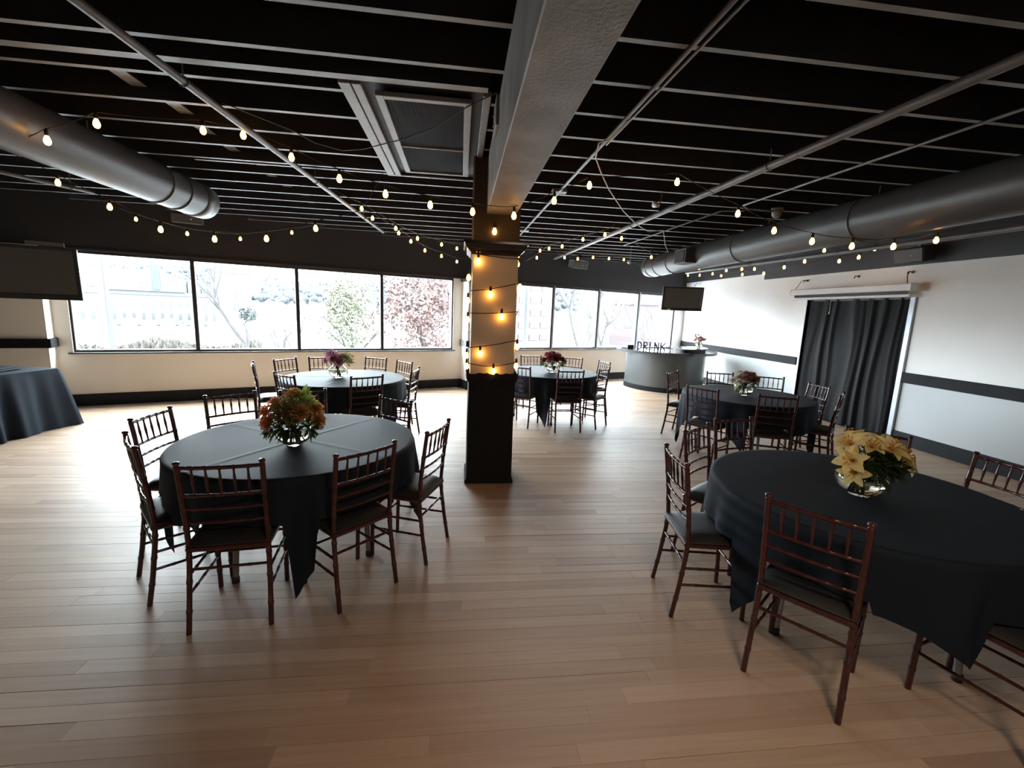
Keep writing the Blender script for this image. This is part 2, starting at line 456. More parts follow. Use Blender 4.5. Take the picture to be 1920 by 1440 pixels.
# ---- right wall with the curtained doorway
Y0c, Y1c, ZC = 5.76, 7.71, 2.12
k = MB()
k.box(XR, YB, 1.0, XR + 0.2, Y0c, TOP); k.box(XR, Y1c, 1.0, XR + 0.2, YF + 0.1, TOP); k.box(XR, Y0c, ZC, XR + 0.2, Y1c, TOP)
wr = struct(k.build('wall_right', M['cream']), 'cream wall on the right above the black rail')
bx('lower_panel', (XR, YB, -0.2), (XR + 0.2, Y0c, 1.0), M['lowgrey'], wr)
bx('lower_panel', (XR, Y1c, -0.2), (XR + 0.2, YF + 0.1, 1.0), M['lowgrey'], wr)
bx('doorway_back', (XR + 0.2, Y0c - 0.2, -0.2), (XR + 0.25, Y1c + 0.2, ZC + 0.2), M['black'], wr)
t4 = struct(bx('trim_4', (XR - 0.03, YB, 0.895), (XR, Y0c - 0.07, 1.045), M['rail'], None, 0.006), 'black chair rail right of the curtain')
t5 = struct(bx('trim_5', (XR - 0.03, Y1c + 0.05, 0.895), (XR, YF - 0.03, 1.045), M['rail'], None, 0.006), 'black chair rail between the bar and the curtain')
t6 = struct(bx('trim_6', (XR - 0.035, Y0c - 0.075, 0.0), (XR + 0.02, Y0c - 0.0, ZC), M['mullight'], None, 0.004), 'pale door casing on the near side of the curtain')
t7 = struct(bx('trim_7', (XR - 0.012, Y1c, 0.0), (XR + 0.15, Y1c + 0.05, ZC), M['white'], None, 0.004), 'white door casing on the far side of the curtain')
b1 = struct(bx('baseboard_right', (XR - 0.018, YB, 0), (XR, Y0c - 0.08, 0.185), M['baseblack'], None, 0.004), 'dark baseboard along the right wall')
bx('baseboard_length', (XR - 0.018, Y1c + 0.06, 0), (XR, YF - 0.05, 0.185), M['baseblack'], b1, 0.004)
# black soffit band along the top of the right wall (two levels)
so = struct(bx('trim_8', (XR - 0.05, YB, 2.57), (XR, 8.95, TOP - 0.001), M['fascia']), 'black painted band along the top of the right wall')
bx('band_end', (XR - 0.05, 8.95, 2.69), (XR, YF - 0.03, TOP - 0.001), M['fascia'], so)
# ---- unseen rest of the room
struct(bx('wall_left', (XL - 0.2, YB - 0.2, -0.2), (XL, YLW + 0.3, TOP), M['tan']), 'tan wall on the left')
struct(bx('wall_front', (XL - 0.2, YB - 0.2, -0.2), (XR + 0.2, YB, TOP), M['tan']), 'wall behind the photographer')

# ================================================================== COLUMN AND BEAM
cx0, cx1, cy0, cy1 = 0.10, 0.52, 4.19, 4.61
colm = thing('support_column', 'square column with beige middle, black wrapped base and dark top', 'column', ((cx0 + cx1) / 2, (cy0 + cy1) / 2, 0))
def colpart(name, a, b_, m, bev=0.004):
    k = MB(); ox, oy = (cx0 + cx1) / 2, (cy0 + cy1) / 2
    k.bbox(a[0] - ox, a[1] - oy, a[2], b_[0] - ox, b_[1] - oy, b_[2], b=bev)
    return k.build(name, m, colm)
colpart('shaft', (cx0, cy0, 1.05), (cx1, cy1, 2.2), M['paper'], 0.006)
colpart('upper_shaft', (cx0 - 0.005, cy0 - 0.005, 2.2), (cx1 + 0.005, cy1 + 0.005, JB), M['coltop'], 0.006)
# black wrap, slightly wrinkled, flared at rim and foot
k = MB(); prof = []
zs = [0.0, 0.03, 0.05, 0.12, 0.3, 0.5, 0.7, 0.9, 1.0, 1.04, 1.06, 1.085, 1.10]
pts = []; nseg = 64
rr = random.Random(5); wob = [rr.uniform(-1, 1) for _ in range(nseg)]
for z in zs:
    fl = 0.012 + (0.022 if z >= 1.04 else 0) + (0.016 if z < 0.04 else 0)
    for j in range(nseg + 1):
        t = 2 * PI * (j % nseg) / nseg
        c, s_ = math.cos(t), math.sin(t); m_ = max(abs(c), abs(s_))
        hx = 0.21 + fl + 0.004 * wob[j % nseg] * math.sin(z * 9 + j)
        pts.append((c / m_ * hx, s_ / m_ * hx, z + (0.008 * wob[(j * 3) % nseg] if z > 1.03 else 0)))
k.grid(pts, len(zs), nseg + 1, smooth=False)
k.build('base_wrap', M['bcloth'], colm)
k = MB()
for i, (z0, z1, f0, f1) in enumerate(((2.19, 2.205, 0.012, 0.016), (2.205, 2.235, 0.018, 0.045), (2.235, 2.25, 0.05, 0.055), (2.25, 2.285, 0.055, 0.075), (2.285, 2.305, 0.082, 0.082))):
    h0, h1 = 0.21 + f0, 0.21 + f1
    vs = [(-h0, -h0, z0), (h0, -h0, z0), (h0, h0, z0), (-h0, h0, z0), (-h1, -h1, z1), (h1, -h1, z1), (h1, h1, z1), (-h1, h1, z1)]
    k.add(vs, [(3, 2, 1, 0), (4, 5, 6, 7), (0, 1, 5, 4), (1, 2, 6, 5), (2, 3, 7, 6), (3, 0, 4, 7)])
k.build('cap_moulding', M['gloss'], colm)
k = MB(); k.tube([(-0.216, -0.225, 2.32), (-0.216, -0.225, 3.02)], 0.008); k.build('conduit', M['pipe'], colm)

beam = thing('ceiling_beam', 'heavy grey timber beam running overhead to the top of the column', 'beam', (0.35, 0, 2.55))
k = MB(); k.bbox(-0.135, -3.55, 0.0, 0.13, 4.5, 0.478, b=0.006); k.build('timber', M['beam'], beam)
k = MB(); k.bbox(-0.155, 3.02, 0.30, -0.135, 3.24, 0.478, b=0.003)
br = k.build('joist_hanger', M['frametrim'], beam)
for zz in (0.34, 0.40):
    q = MB(); q.lathe([(0, -0.008), (0.012, -0.008), (0.012, 0.0), (0, 0.0)], 8, Matrix.Translation((-0.156, 3.15, zz)) @ Matrix.Rotation(PI / 2, 4, 'Y')); q.build('bolt', M['chrome'], br)

# ================================================================== CEILING SERVICES
def pipe_thing(name, label, cat, pts, r, m=None, hangers=(), seg=10):
    t = thing(name, label, cat, pts[0])
    o_ = Vector(pts[0])
    k = MB(); k.tube([Vector(p) - o_ for p in pts], r, seg); k.build('pipe_run', m or M['pipe'], t)
    for f in hangers:
        a, b_ = Vector(pts[0]), Vector(pts[-1]); p = a.lerp(b_, f) - o_
        q = MB(); ring = [(p.x + (r + .004) * math.cos(i * PI / 6), p.y, p.z + (r + .004) * math.sin(i * PI / 6)) for i in range(13)]
        q.tube(ring, 0.004, 6, cap=False)
        q.tube([(p.x, p.y, p.z + r), (p.x, p.y, JB - o_.z + 0.02)], 0.005, 6)
        q.build('hanger', M['pipe'], t)
    return t
pipe_thing('sprinkler_pipe', 'long grey pipe crossing the left ceiling towards the windows', 'pipe', [(-1.95, -2.0, 2.95), (-1.69, 2.38, 2.95), (-1.35, 8.14, 2.95)], 0.024, None, (0.5, 0.7, 0.88))
pipe_thing('sprinkler_pipe', 'thick grey pipe crossing the right ceiling towards the far windows', 'pipe', [(2.70, -2.0, 2.92), (2.51, 1.97, 2.92), (2.11, 10.29, 2.92)], 0.03, None, (0.45, 0.66, 0.9))
pm = pipe_thing('conduit_pipe', 'slim conduit running under the joists right of the beam', 'pipe', [(1.2, -2.0, 3.0), (1.10, 1.92, 3.0), (0.99, 8.04, 3.0)], 0.014)
for yy in (5.05, 7.5):
    q = MB(); xx = 1.04 - 2.05 * 0 - (yy - 5) * 0.018; q.bbox(xx - 1.2 - 0.07, yy + 2.0 - 0.05, -0.005, xx - 1.2 + 0.09, yy + 2.0 + 0.05, 0.028, b=0.004); q.build('junction_box', M['frametrim'], pm)
pipe_thing('conduit_pipe', 'second slim conduit beside the one near the beam', 'pipe', [(1.24, -2.0, 3.0), (1.15, 1.92, 3.0), (1.10, 3.6, 3.0)], 0.009)
pipe_thing('conduit_pipe', 'bent conduit right of the thick ceiling pipe', 'pipe', [(3.45, -2.0, 3.0), (3.28, 2.48, 2.99), (3.18, 4.99, 2.99), (3.32, 5.12, 2.99), (3.75, 5.15, 2.99)], 0.011)
pipe_thing('conduit_pipe', 'slim conduit running on towards the end of the right duct', 'pipe', [(3.35, 5.22, 2.99), (3.11, 5.31, 2.99), (3.00, 8.28, 2.99)], 0.010)
pipe_thing('gas_pipe', 'pipe hung below the right hand duct along the wall', 'pipe', [(4.95, 0.5, 2.60), (5.0, 4.32, 2.62), (5.0, 7.12, 2.66), (5.0, 9.73, 2.70)], 0.03, None, (0.55, 0.75))
pipe_thing('sprinkler_pipe', 'short grey pipe low at the far left of the ceiling', 'pipe', [(-5.6, 3.2, 2.86), (-4.25, 5.95, 2.86)], 0.02, None, (0.93,))
# smoke detectors / sprinkler heads
for (x, y_, z), lb in (((3.72, 5.15, 2.97), 'round smoke detector under the joists by the bent conduit'),):
    t = thing('smoke_detector', lb, 'smoke detector', (x, y_, z))
    q = MB(); q.lathe([(0, -0.05), (0.035, -0.05), (0.05, -0.03), (0.055, 0.0), (0.055, 0.03), (0, 0.03)], 20); q.build('housing', M['frametrim'], t)
    q = MB(); q.lathe([(0, 0.03), (0.065, 0.03), (0.065, 0.06), (0, 0.06)], 20); q.build('mount_plate', M['frametrim'], t)

def duct(name, label, x, z, r, y0, y1, taps, rings, cap_boot):
    t = thing(name, label, 'duct', (x, y0, z))
    k = MB(); k.lathe([(r, 0), (r, y1 - y0)], 40, Matrix.Rotation(-PI / 2, 4, 'X')); 
    k.lathe([(0.0, y1 - y0 - 0.01), (r, y1 - y0 - 0.01)], 40, Matrix.Rotation(-PI / 2, 4, 'X'))
    k.build('duct_tube', M['duct'], t)
    for yy in rings:
        q = MB(); q.lathe([(r + 0.001, -0.012), (r + 0.010, -0.008), (r + 0.010, 0.008), (r + 0.001, 0.012)], 40, Matrix.Translation((0, yy - y0, 0)) @ Matrix.Rotation(-PI / 2, 4, 'X')); q.build('seam_band', M['duct'], t)
    for yy in taps:
        q = MB(); q.bbox(-r - 0.16, yy - y0 - 0.2, -0.14, -r * 0.6, yy - y0 + 0.2, 0.10, b=0.004)
        g = q.build('side_register', M['duct'], t)
        q = MB(); q.bbox(-r - 0.172, yy - y0 - 0.16, -0.11, -r - 0.155, yy - y0 + 0.16, 0.07, b=0.003); g2 = q.build('grille', M['black'], g)
    for yy in [y0 + 0.8 + i * 1.6 for i in range(int((y1 - y0) / 1.6))]:
        q = MB(); q.tube([(0, yy - y0, r), (0, yy - y0, JB - z + 0.03)], 0.006, 6); q.build('hanger', M['pipe'], t)
    return t
dl = duct('air_duct', 'round dark grey duct at the upper left ending in front of the windows', -3.0, 2.80, 0.19, -3.0, 5.55, (), (4.95, 5.25), True)
q = MB(); q.lathe([(0.19, 8.55), (0.20, 8.56), (0.185, 8.80), (0.18, 8.80), (0, 8.79)], 40, Matrix.Rotation(-PI / 2, 4, 'X')); q.build('end_collar', M['duct'], dl)
dr = duct('air_duct', 'long round grey duct along the right side of the ceiling', 4.1, 2.76, 0.215, -3.0, 9.35, (7.5,), (9.0, 8.4, 6.3, 4.3), True)
q = MB(); q.lathe([(0.215, 12.35), (0.225, 12.36), (0.20, 12.6), (0, 12.59)], 40, Matrix.Rotation(-PI / 2, 4, 'X')); q.build('end_collar', M['duct'], dr)

# ceiling grille
vt = thing('ceiling_grille', 'rectangular framed return air grille between the joists left of the beam', 'vent', (-0.28, 3.9, JB))
def vp(name, a, b_, m, bev=0.003):
    k = MB(); k.bbox(a[0] + 0.28, a[1] - 3.9, a[2], b_[0] + 0.28, b_[1] - 3.9, b_[2], b=bev); return k.build(name, m, vt)
vp('side_board', (-0.77, 3.05, -0.012), (-0.70, 4.92, 0.02), M['frametrim'])
vp('side_board', (-0.69, 3.05, -0.012), (-0.635, 4.92, 0.02), M['frametrim'])
vp('side_board', (0.115, 3.05, -0.012), (0.165, 4.92, 0.02), M['frametrim'])
vp('top_plate', (-0.765, 3.05, 0.02), (0.16, 4.92, 0.05), M['black'])
vp('end_board', (-0.77, 4.92, -0.012), (0.165, 4.96, 0.02), M['frametrim'])
fr_ = vp('frame_bar', (-0.565, 3.13, -0.03), (-0.515, 4.74, 0.0), M['frametrim'])
vp('frame_bar', (-0.005, 3.13, -0.03), (0.045, 4.74, 0.0), M['frametrim'])
vp('frame_bar', (-0.515, 3.13, -0.03), (-0.005, 3.18, 0.0), M['frametrim'])
vp('frame_bar', (-0.515, 4.70, -0.03), (-0.005, 4.74, 0.0), M['frametrim'])
vp('frame_bar', (-0.515, 4.02, -0.028), (-0.005, 4.04, 0.0), M['frametrim'])
vp('backing', (-0.515, 3.18, -0.004), (-0.005, 4.70, 0.012), M['filter'])
k = MB()
n = 46
for i in range(n):
    xx = -0.512 + 0.504 * (i + 0.5) / n
    k.box(xx + 0.28 - 0.003, 3.18 - 3.9, -0.018, xx + 0.28 + 0.003, 4.70 - 3.9, -0.003)
lv = k.build('louvre_fins', M['filter'], vt); lv['kind'] = 'stuff'

# speakers high on the walls
def speaker(label, mtx, w_, h_, d_, m=None):
    m = m or M['speaker']
    t = thing('wall_speaker', label, 'speaker'); t.matrix_world = mtx
    k = MB(); k.bbox(-w_ / 2, -d_, -h_ / 2, w_ / 2, 0, h_ / 2, b=0.008); k.build('cabinet', m, t)
    k = MB(); k.bbox(-w_ / 2 + 0.012, -d_ - 0.008, -h_ / 2 + 0.012, w_ / 2 - 0.012, -d_ + 0.002, h_ / 2 - 0.012, b=0.004); k.build('grille', m, t)
    k = MB(); k.lathe([(0, 0.0), (0.012, 0.0), (0.010, 0.006), (0, 0.007)], 12, Matrix.Translation((w_ * 0.12, -d_ - 0.008, 0)) @ Matrix.Rotation(PI / 2, 4, 'X')); k.build('badge', M['chrome'], t)
    k = MB(); k.bbox(-0.02, -0.01, h_ / 2 - 0.01, 0.02, 0.03, h_ / 2 + 0.10, b=0.004); k.build('bracket', M['pipe'], t)
rotw = Matrix.Rotation(WANG, 4, 'Z')
speaker('small dark speaker on the black band above the left windows', Matrix.Translation(wpt(1.6, 0.06, 2.93)) @ rotw @ Matrix.Rotation(R(8), 4, 'X'), 0.40, 0.15, 0.16)
speaker('pale grey speaker above the right windows beyond the column', Matrix.Translation(wpt(9.2, 0.08, 2.88)) @ rotw @ Matrix.Rotation(R(14), 4, 'X'), 0.46, 0.17, 0.18)
speaker('dark speaker on the right wall above the projection screen', Matrix.Translation((XR - 0.12, 5.66, 2.70)) @ Matrix.Rotation(-PI / 2, 4, 'Z') @ Matrix.Rotation(R(12), 4, 'X'), 0.42, 0.2, 0.18, M['spkdark'])

# televisions
def tv(label, mtx, w_, h_, pole_top, px):
    t = thing('television', label, 'television'); t.matrix_world = mtx
    k = MB(); k.bbox(-w_ / 2, 0, -h_ / 2, w_ / 2, 0.07, h_ / 2, b=0.01); k.build('casing', M['tv'], t)
    k = MB(); bzl = 0.035
    k.bbox(-w_ / 2, -0.012, -h_ / 2, -w_ / 2 + bzl, 0.004, h_ / 2, b=0.004); k.bbox(w_ / 2 - bzl, -0.012, -h_ / 2, w_ / 2, 0.004, h_ / 2, b=0.004)
    k.bbox(-w_ / 2 + bzl, -0.012, -h_ / 2, w_ / 2 - bzl, 0.004, -h_ / 2 + bzl * 1.6, b=0.004); k.bbox(-w_ / 2 + bzl, -0.012, h_ / 2 - bzl, w_ / 2 - bzl, 0.004, h_ / 2, b=0.004)
    k.build('bezel', M['tv'], t)
    k = MB(); k.box(-w_ / 2 + bzl, -0.004, -h_ / 2 + bzl * 1.6, w_ / 2 - bzl, 0.003, h_ / 2 - bzl); k.build('screen', M['screen'], t)
    k = MB(); k.bbox(-w_ * 0.36, -0.0135, -h_ / 2 + 0.018, -w_ * 0.27, -0.011, -h_ / 2 + 0.034, b=0.001); k.build('badge', M['white'], t)
    k = MB(); k.bbox(px - 0.12, 0.07, -0.10, px + 0.12, 0.10, 0.10, b=0.004); k.tube([(px, 0.12, -0.08), (px, 0.12, h_ / 2 + 0.05), (px, 0.12, pole_top)], 0.02, 10); k.build('ceiling_mount', M['tv'], t)
    return t
tvr = tv('flat black television hung from the ceiling in front of the far right window', Matrix.Translation((4.70, 9.15, 2.10)) @ Matrix.Rotation(R(-14), 4, 'Z') @ Matrix.Rotation(R(5), 4, 'X'), 0.83, 0.50, 0.90, 0.0)
q = MB(); q.tube([(0.22, 0.05, 0.255), (0.27, 0.05, 0.34), (0.33, 0.05, 0.30), (0.36, 0.05, 0.40), (0.30, 0.06, 0.62)], 0.005, 6); q.build('cord', M['cable'], tvr)
da = math.atan2(5.669 - 5.39, -4.296 + 4.797)
dirv = Vector((math.cos(da), math.sin(da), 0)); ctr = Vector((-4.29, 5.672, 1.90)) - dirv * 0.52
tvl = tv('wide grey faced television hung at the left beside the first window', Matrix.Translation(ctr) @ Matrix.Rotation(da, 4, 'Z') @ Matrix.Rotation(R(6), 4, 'X'), 1.04, 0.57, 1.10, -0.30)
q = MB(); q.bbox(0.12, 0.02, 0.29, 0.42, 0.05, 0.335, b=0.003); q.build('mount_bracket', M['frametrim'], tvl)

# ================================================================== RIGHT WALL DRESSING
# curtain
k = MB(); pts = []
nz_, ny_ = 24, 150
for i in range(nz_ + 1):
    z = 0.012 + (ZC - 0.012) * i / nz_
    for j in range(ny_ + 1):
        u = j / ny_; yy = Y0c + 0.004 + (Y1c - Y0c - 0.008) * u
        am = 0.018 + 0.012 * (1 - z / ZC)
        ph = 2 * PI * (8 * u + 0.45 * math.sin(5 * u) + 0.2 * math.sin(17 * u) + 0.1 * math.sin(3 * z + 9 * u))
        x = XR + 0.06 - am * math.sin(ph) - 0.008 * math.sin(2.3 * ph + z)
        pts.append((x, yy, z))
k.grid(pts, nz_ + 1, ny_ + 1)
cu = tag(k.build('curtain', M['curtain']), 'floor length black curtain with soft pleats filling the doorway', 'curtain')
q = MB(); q.tube([(XR + 0.06, Y0c, ZC - 0.015), (XR + 0.06, Y1c, ZC - 0.015)], 0.012, 8); q.build('rod', M['pipe'], cu)
# projection screen
XS = XR - 0.16
ps = thing('projection_screen', 'white roll-up projection screen case mounted above the black curtain', 'projector screen', (XS, 6.78, 2.2))
k = MB(); k.bbox(-0.05, -1.14, 0.0, 0.05, 1.14, 0.10, b=0.012); k.build('case', M['white'], ps)
k = MB(); k.box(-0.006, -1.08, -0.05, 0.0, 1.08, 0.0); k.box(-0.006, -1.08, 0.0, 0.0, -1.07, 0.0001); k.build('black_border', M['tv'], ps)
k = MB(); k.bbox(-0.018, -1.12, -0.085, 0.012, 1.12, -0.05, b=0.006); bbar = k.build('bottom_bar', M['white'], ps)
q = MB(); q.tube([(-0.005, 0.22, -0.085), (-0.005, 0.22, -0.30)], 0.004, 6); q.tube([(-0.005, 0.22, -0.30), (-0.005, 0.225, -0.34)], 0.009, 6); q.build('pull_cord', M['white'], bbar)
for yy in (-1.15, 1.14):
    q = MB(); q.bbox(-0.055, yy - 0.012, -0.005, 0.055, yy + 0.022, 0.105, b=0.006); e_ = q.build('end_cap', M['white'], ps)
for yy, s_ in ((-1.05, 1), (1.10, -1)):
    q = MB(); q.tube([(0.0, yy, 0.10), (0.06, yy + s_ * 0.08, 0.27), (0.155, yy + s_ * 0.08, 0.27)], 0.007, 6); q.build('hanging_bracket', M['steel'], ps)
for yy in (7.78, 6.70, 5.82):
    t = thing('wall_hook', {7.78: 'small dark wall hook above the left end of the projection screen', 6.70: 'small dark wall hook above the middle of the projection screen', 5.82: 'small dark wall hook above the right end of the projection screen'}[yy], 'hook', (XR, yy, 2.475), 0, 'hooks above the projection screen')
    q = MB(); q.bbox(-0.008, -0.02, -0.02, 0.0, 0.02, 0.02, b=0.003); q.build('plate', M['tv'], t)
    q = MB(); q.tube([(-0.005, 0, 0), (-0.06, -0.02, 0.0), (-0.10, -0.03, 0.0), (-0.11, -0.03, -0.04)], 0.007, 6); q.build('arm', M['tv'], t)
t = thing('wall_outlet', 'small white wall outlet low on the wall beside the bar', 'outlet', (XR, 11.0, 0.36))
q = MB(); q.bbox(-0.008, -0.04, -0.06, 0.0, 0.04, 0.06, b=0.003); q.build('plate', M['white'], t)
for zz in (-0.025, 0.025):
    q = MB(); q.bbox(-0.011, -0.016, zz - 0.016, -0.006, 0.016, zz + 0.016, b=0.002); q.build('socket', M['tv'], t)

# ================================================================== BAR
bc = Vector((4.98, 10.35, 0))
bar = thing('bar_counter', 'curved grey bar with polished dark countertop in the far right corner', 'bar', bc)
def arc(a, b_, n, t0, t1):
    return [(a * math.cos(t0 + (t1 - t0) * i / n), b_ * math.sin(t0 + (t1 - t0) * i / n)) for i in range(n + 1)]
def slab(pts2, z0, z1, inset=0.0):
    k = MB(); n = len(pts2)
    k.add([(x, y, z0) for x, y in pts2] + [(x, y, z1) for x, y in pts2], [tuple(reversed(range(n))), tuple(range(n, 2 * n))])
    fs = []
    for i in range(n):
        j = (i + 1) % n; fs.append((i, j, n + j, n + i))
    k.add([(x, y, z0) for x, y in pts2] + [(x, y, z1) for x, y in pts2], fs, True)
    return k
a0, a1 = PI * 0.97, PI * 2.03
pf = arc(0.93, 1.0, 40, a0, a1)
body = slab(pf, 0.10, 0.87).build('body', M['bar'], bar)
slab(arc(0.945, 1.015, 40, a0, a1), 0.0, 0.11).build('kick_band', M['baseblack'], bar)
slab(arc(1.20, 1.18, 48, PI * 0.98, PI * 2.02), 0.87, 0.925).build('countertop', M['bartop'], bar)
ring = arc(0.92, 0.95, 30, PI * 1.50, PI * 2.02) + list(reversed(arc(0.60, 0.60, 30, PI * 1.50, PI * 2.02)))
slab(ring, 0.925, 0.985).build('raised_ledge_front', M['black'], bar)
ring2 = arc(0.97, 1.0, 30, PI * 1.49, PI * 2.03) + list(reversed(arc(0.57, 0.57, 30, PI * 1.49, PI * 2.03)))
slab(ring2, 0.985, 1.01).build('raised_ledge', M['bartop'], bar)
# DRINK letters
def letter(ch, p, rz, lab):
    g = MB(); W, H, D, S = 0.112, 0.20, 0.045, 0.032
    def b2(x0, z0, x1, z1): g.box(x0, 0, z0, x1, D, z1)
    def bar_(x0, z0, x1, z1, t_):
        d = Vector((x1 - x0, z1 - z0)); nn = Vector((-d.y, d.x)).normalized() * t_ / 2
        q = [(x0 + nn.x, z0 + nn.y), (x0 - nn.x, z0 - nn.y), (x1 - nn.x, z1 - nn.y), (x1 + nn.x, z1 + nn.y)]
        g.add([(x, 0, z) for x, z in q] + [(x, D, z) for x, z in q], [(0, 1, 2, 3), (7, 6, 5, 4), (0, 4, 5, 1), (1, 5, 6, 2), (2, 6, 7, 3), (3, 7, 4, 0)])
    b2(0, 0, S, H) if ch != 'N' else None
    if ch == 'D':
        for i in range(10):
            t0, t1 = -PI / 2 + PI * i / 10, -PI / 2 + PI * (i + 1) / 10
            bar_(S + (W - S - .012) * math.cos(t0), H / 2 + (H / 2 - .012) * math.sin(t0), S + (W - S - .012) * math.cos(t1), H / 2 + (H / 2 - .012) * math.sin(t1), S)
    if ch == 'R':
        for i in range(8):
            t0, t1 = -PI / 2 + PI * i / 8, -PI / 2 + PI * (i + 1) / 8
            bar_(S + (W - S - .015) * math.cos(t0), H * .73 + (H * .27 - .012) * math.sin(t0), S + (W - S - .015) * math.cos(t1), H * .73 + (H * .27 - .012) * math.sin(t1), S * .9)
        bar_(S, H * .47, W - .01, 0.008, S)
    if ch == 'N':
        b2(0, 0, S * .9, H); b2(W - S * .9, 0, W, H); bar_(S * .45, H - .01, W - S * .45, .01, S * .9)
    if ch == 'K':
        bar_(S * .8, H * .42, W, H - .008, S * .9); bar_(S * 1.2, H * .55, W, .008, S * .9)
    o_ = tag(g.build('marquee_letter', M['letter']), lab, 'letter', 'letters spelling a word on the bar')
    o_.location = p; o_.rotation_euler = (0, 0, rz)
for i, ch in enumerate('DRINK'):
    f = i / 4
    letter(ch, (4.10 + 0.52 * f - (0.03 if i > 2 else 0), 9.93 - 0.17 * f, 0.925), R(-17), 'pale standing letter %s on the bar countertop' % ch)
t = thing('black_box', 'small black box at the left end of the bar countertop', 'box', (4.02, 10.13, 0.925), R(-10))
q = MB(); q.bbox(-0.07, -0.05, 0, 0.07, 0.05, 0.09, b=0.004); q.build('body', M['tv'], t)
q = MB(); q.bbox(-0.074, -0.054, 0.085, 0.074, 0.054, 0.1, b=0.003); q.build('lid', M['tv'], t)
t = thing('serving_dish', 'pale shallow dish at the tip of the bar countertop', 'dish', (3.93, 10.30, 0.925))
q = MB(); q.lathe([(0, 0.0), (0.06, 0.0), (0.11, 0.025), (0.115, 0.03), (0.105, 0.028), (0.06, 0.008), (0, 0.008)], 24); q.build('bowl', M['white'], t)

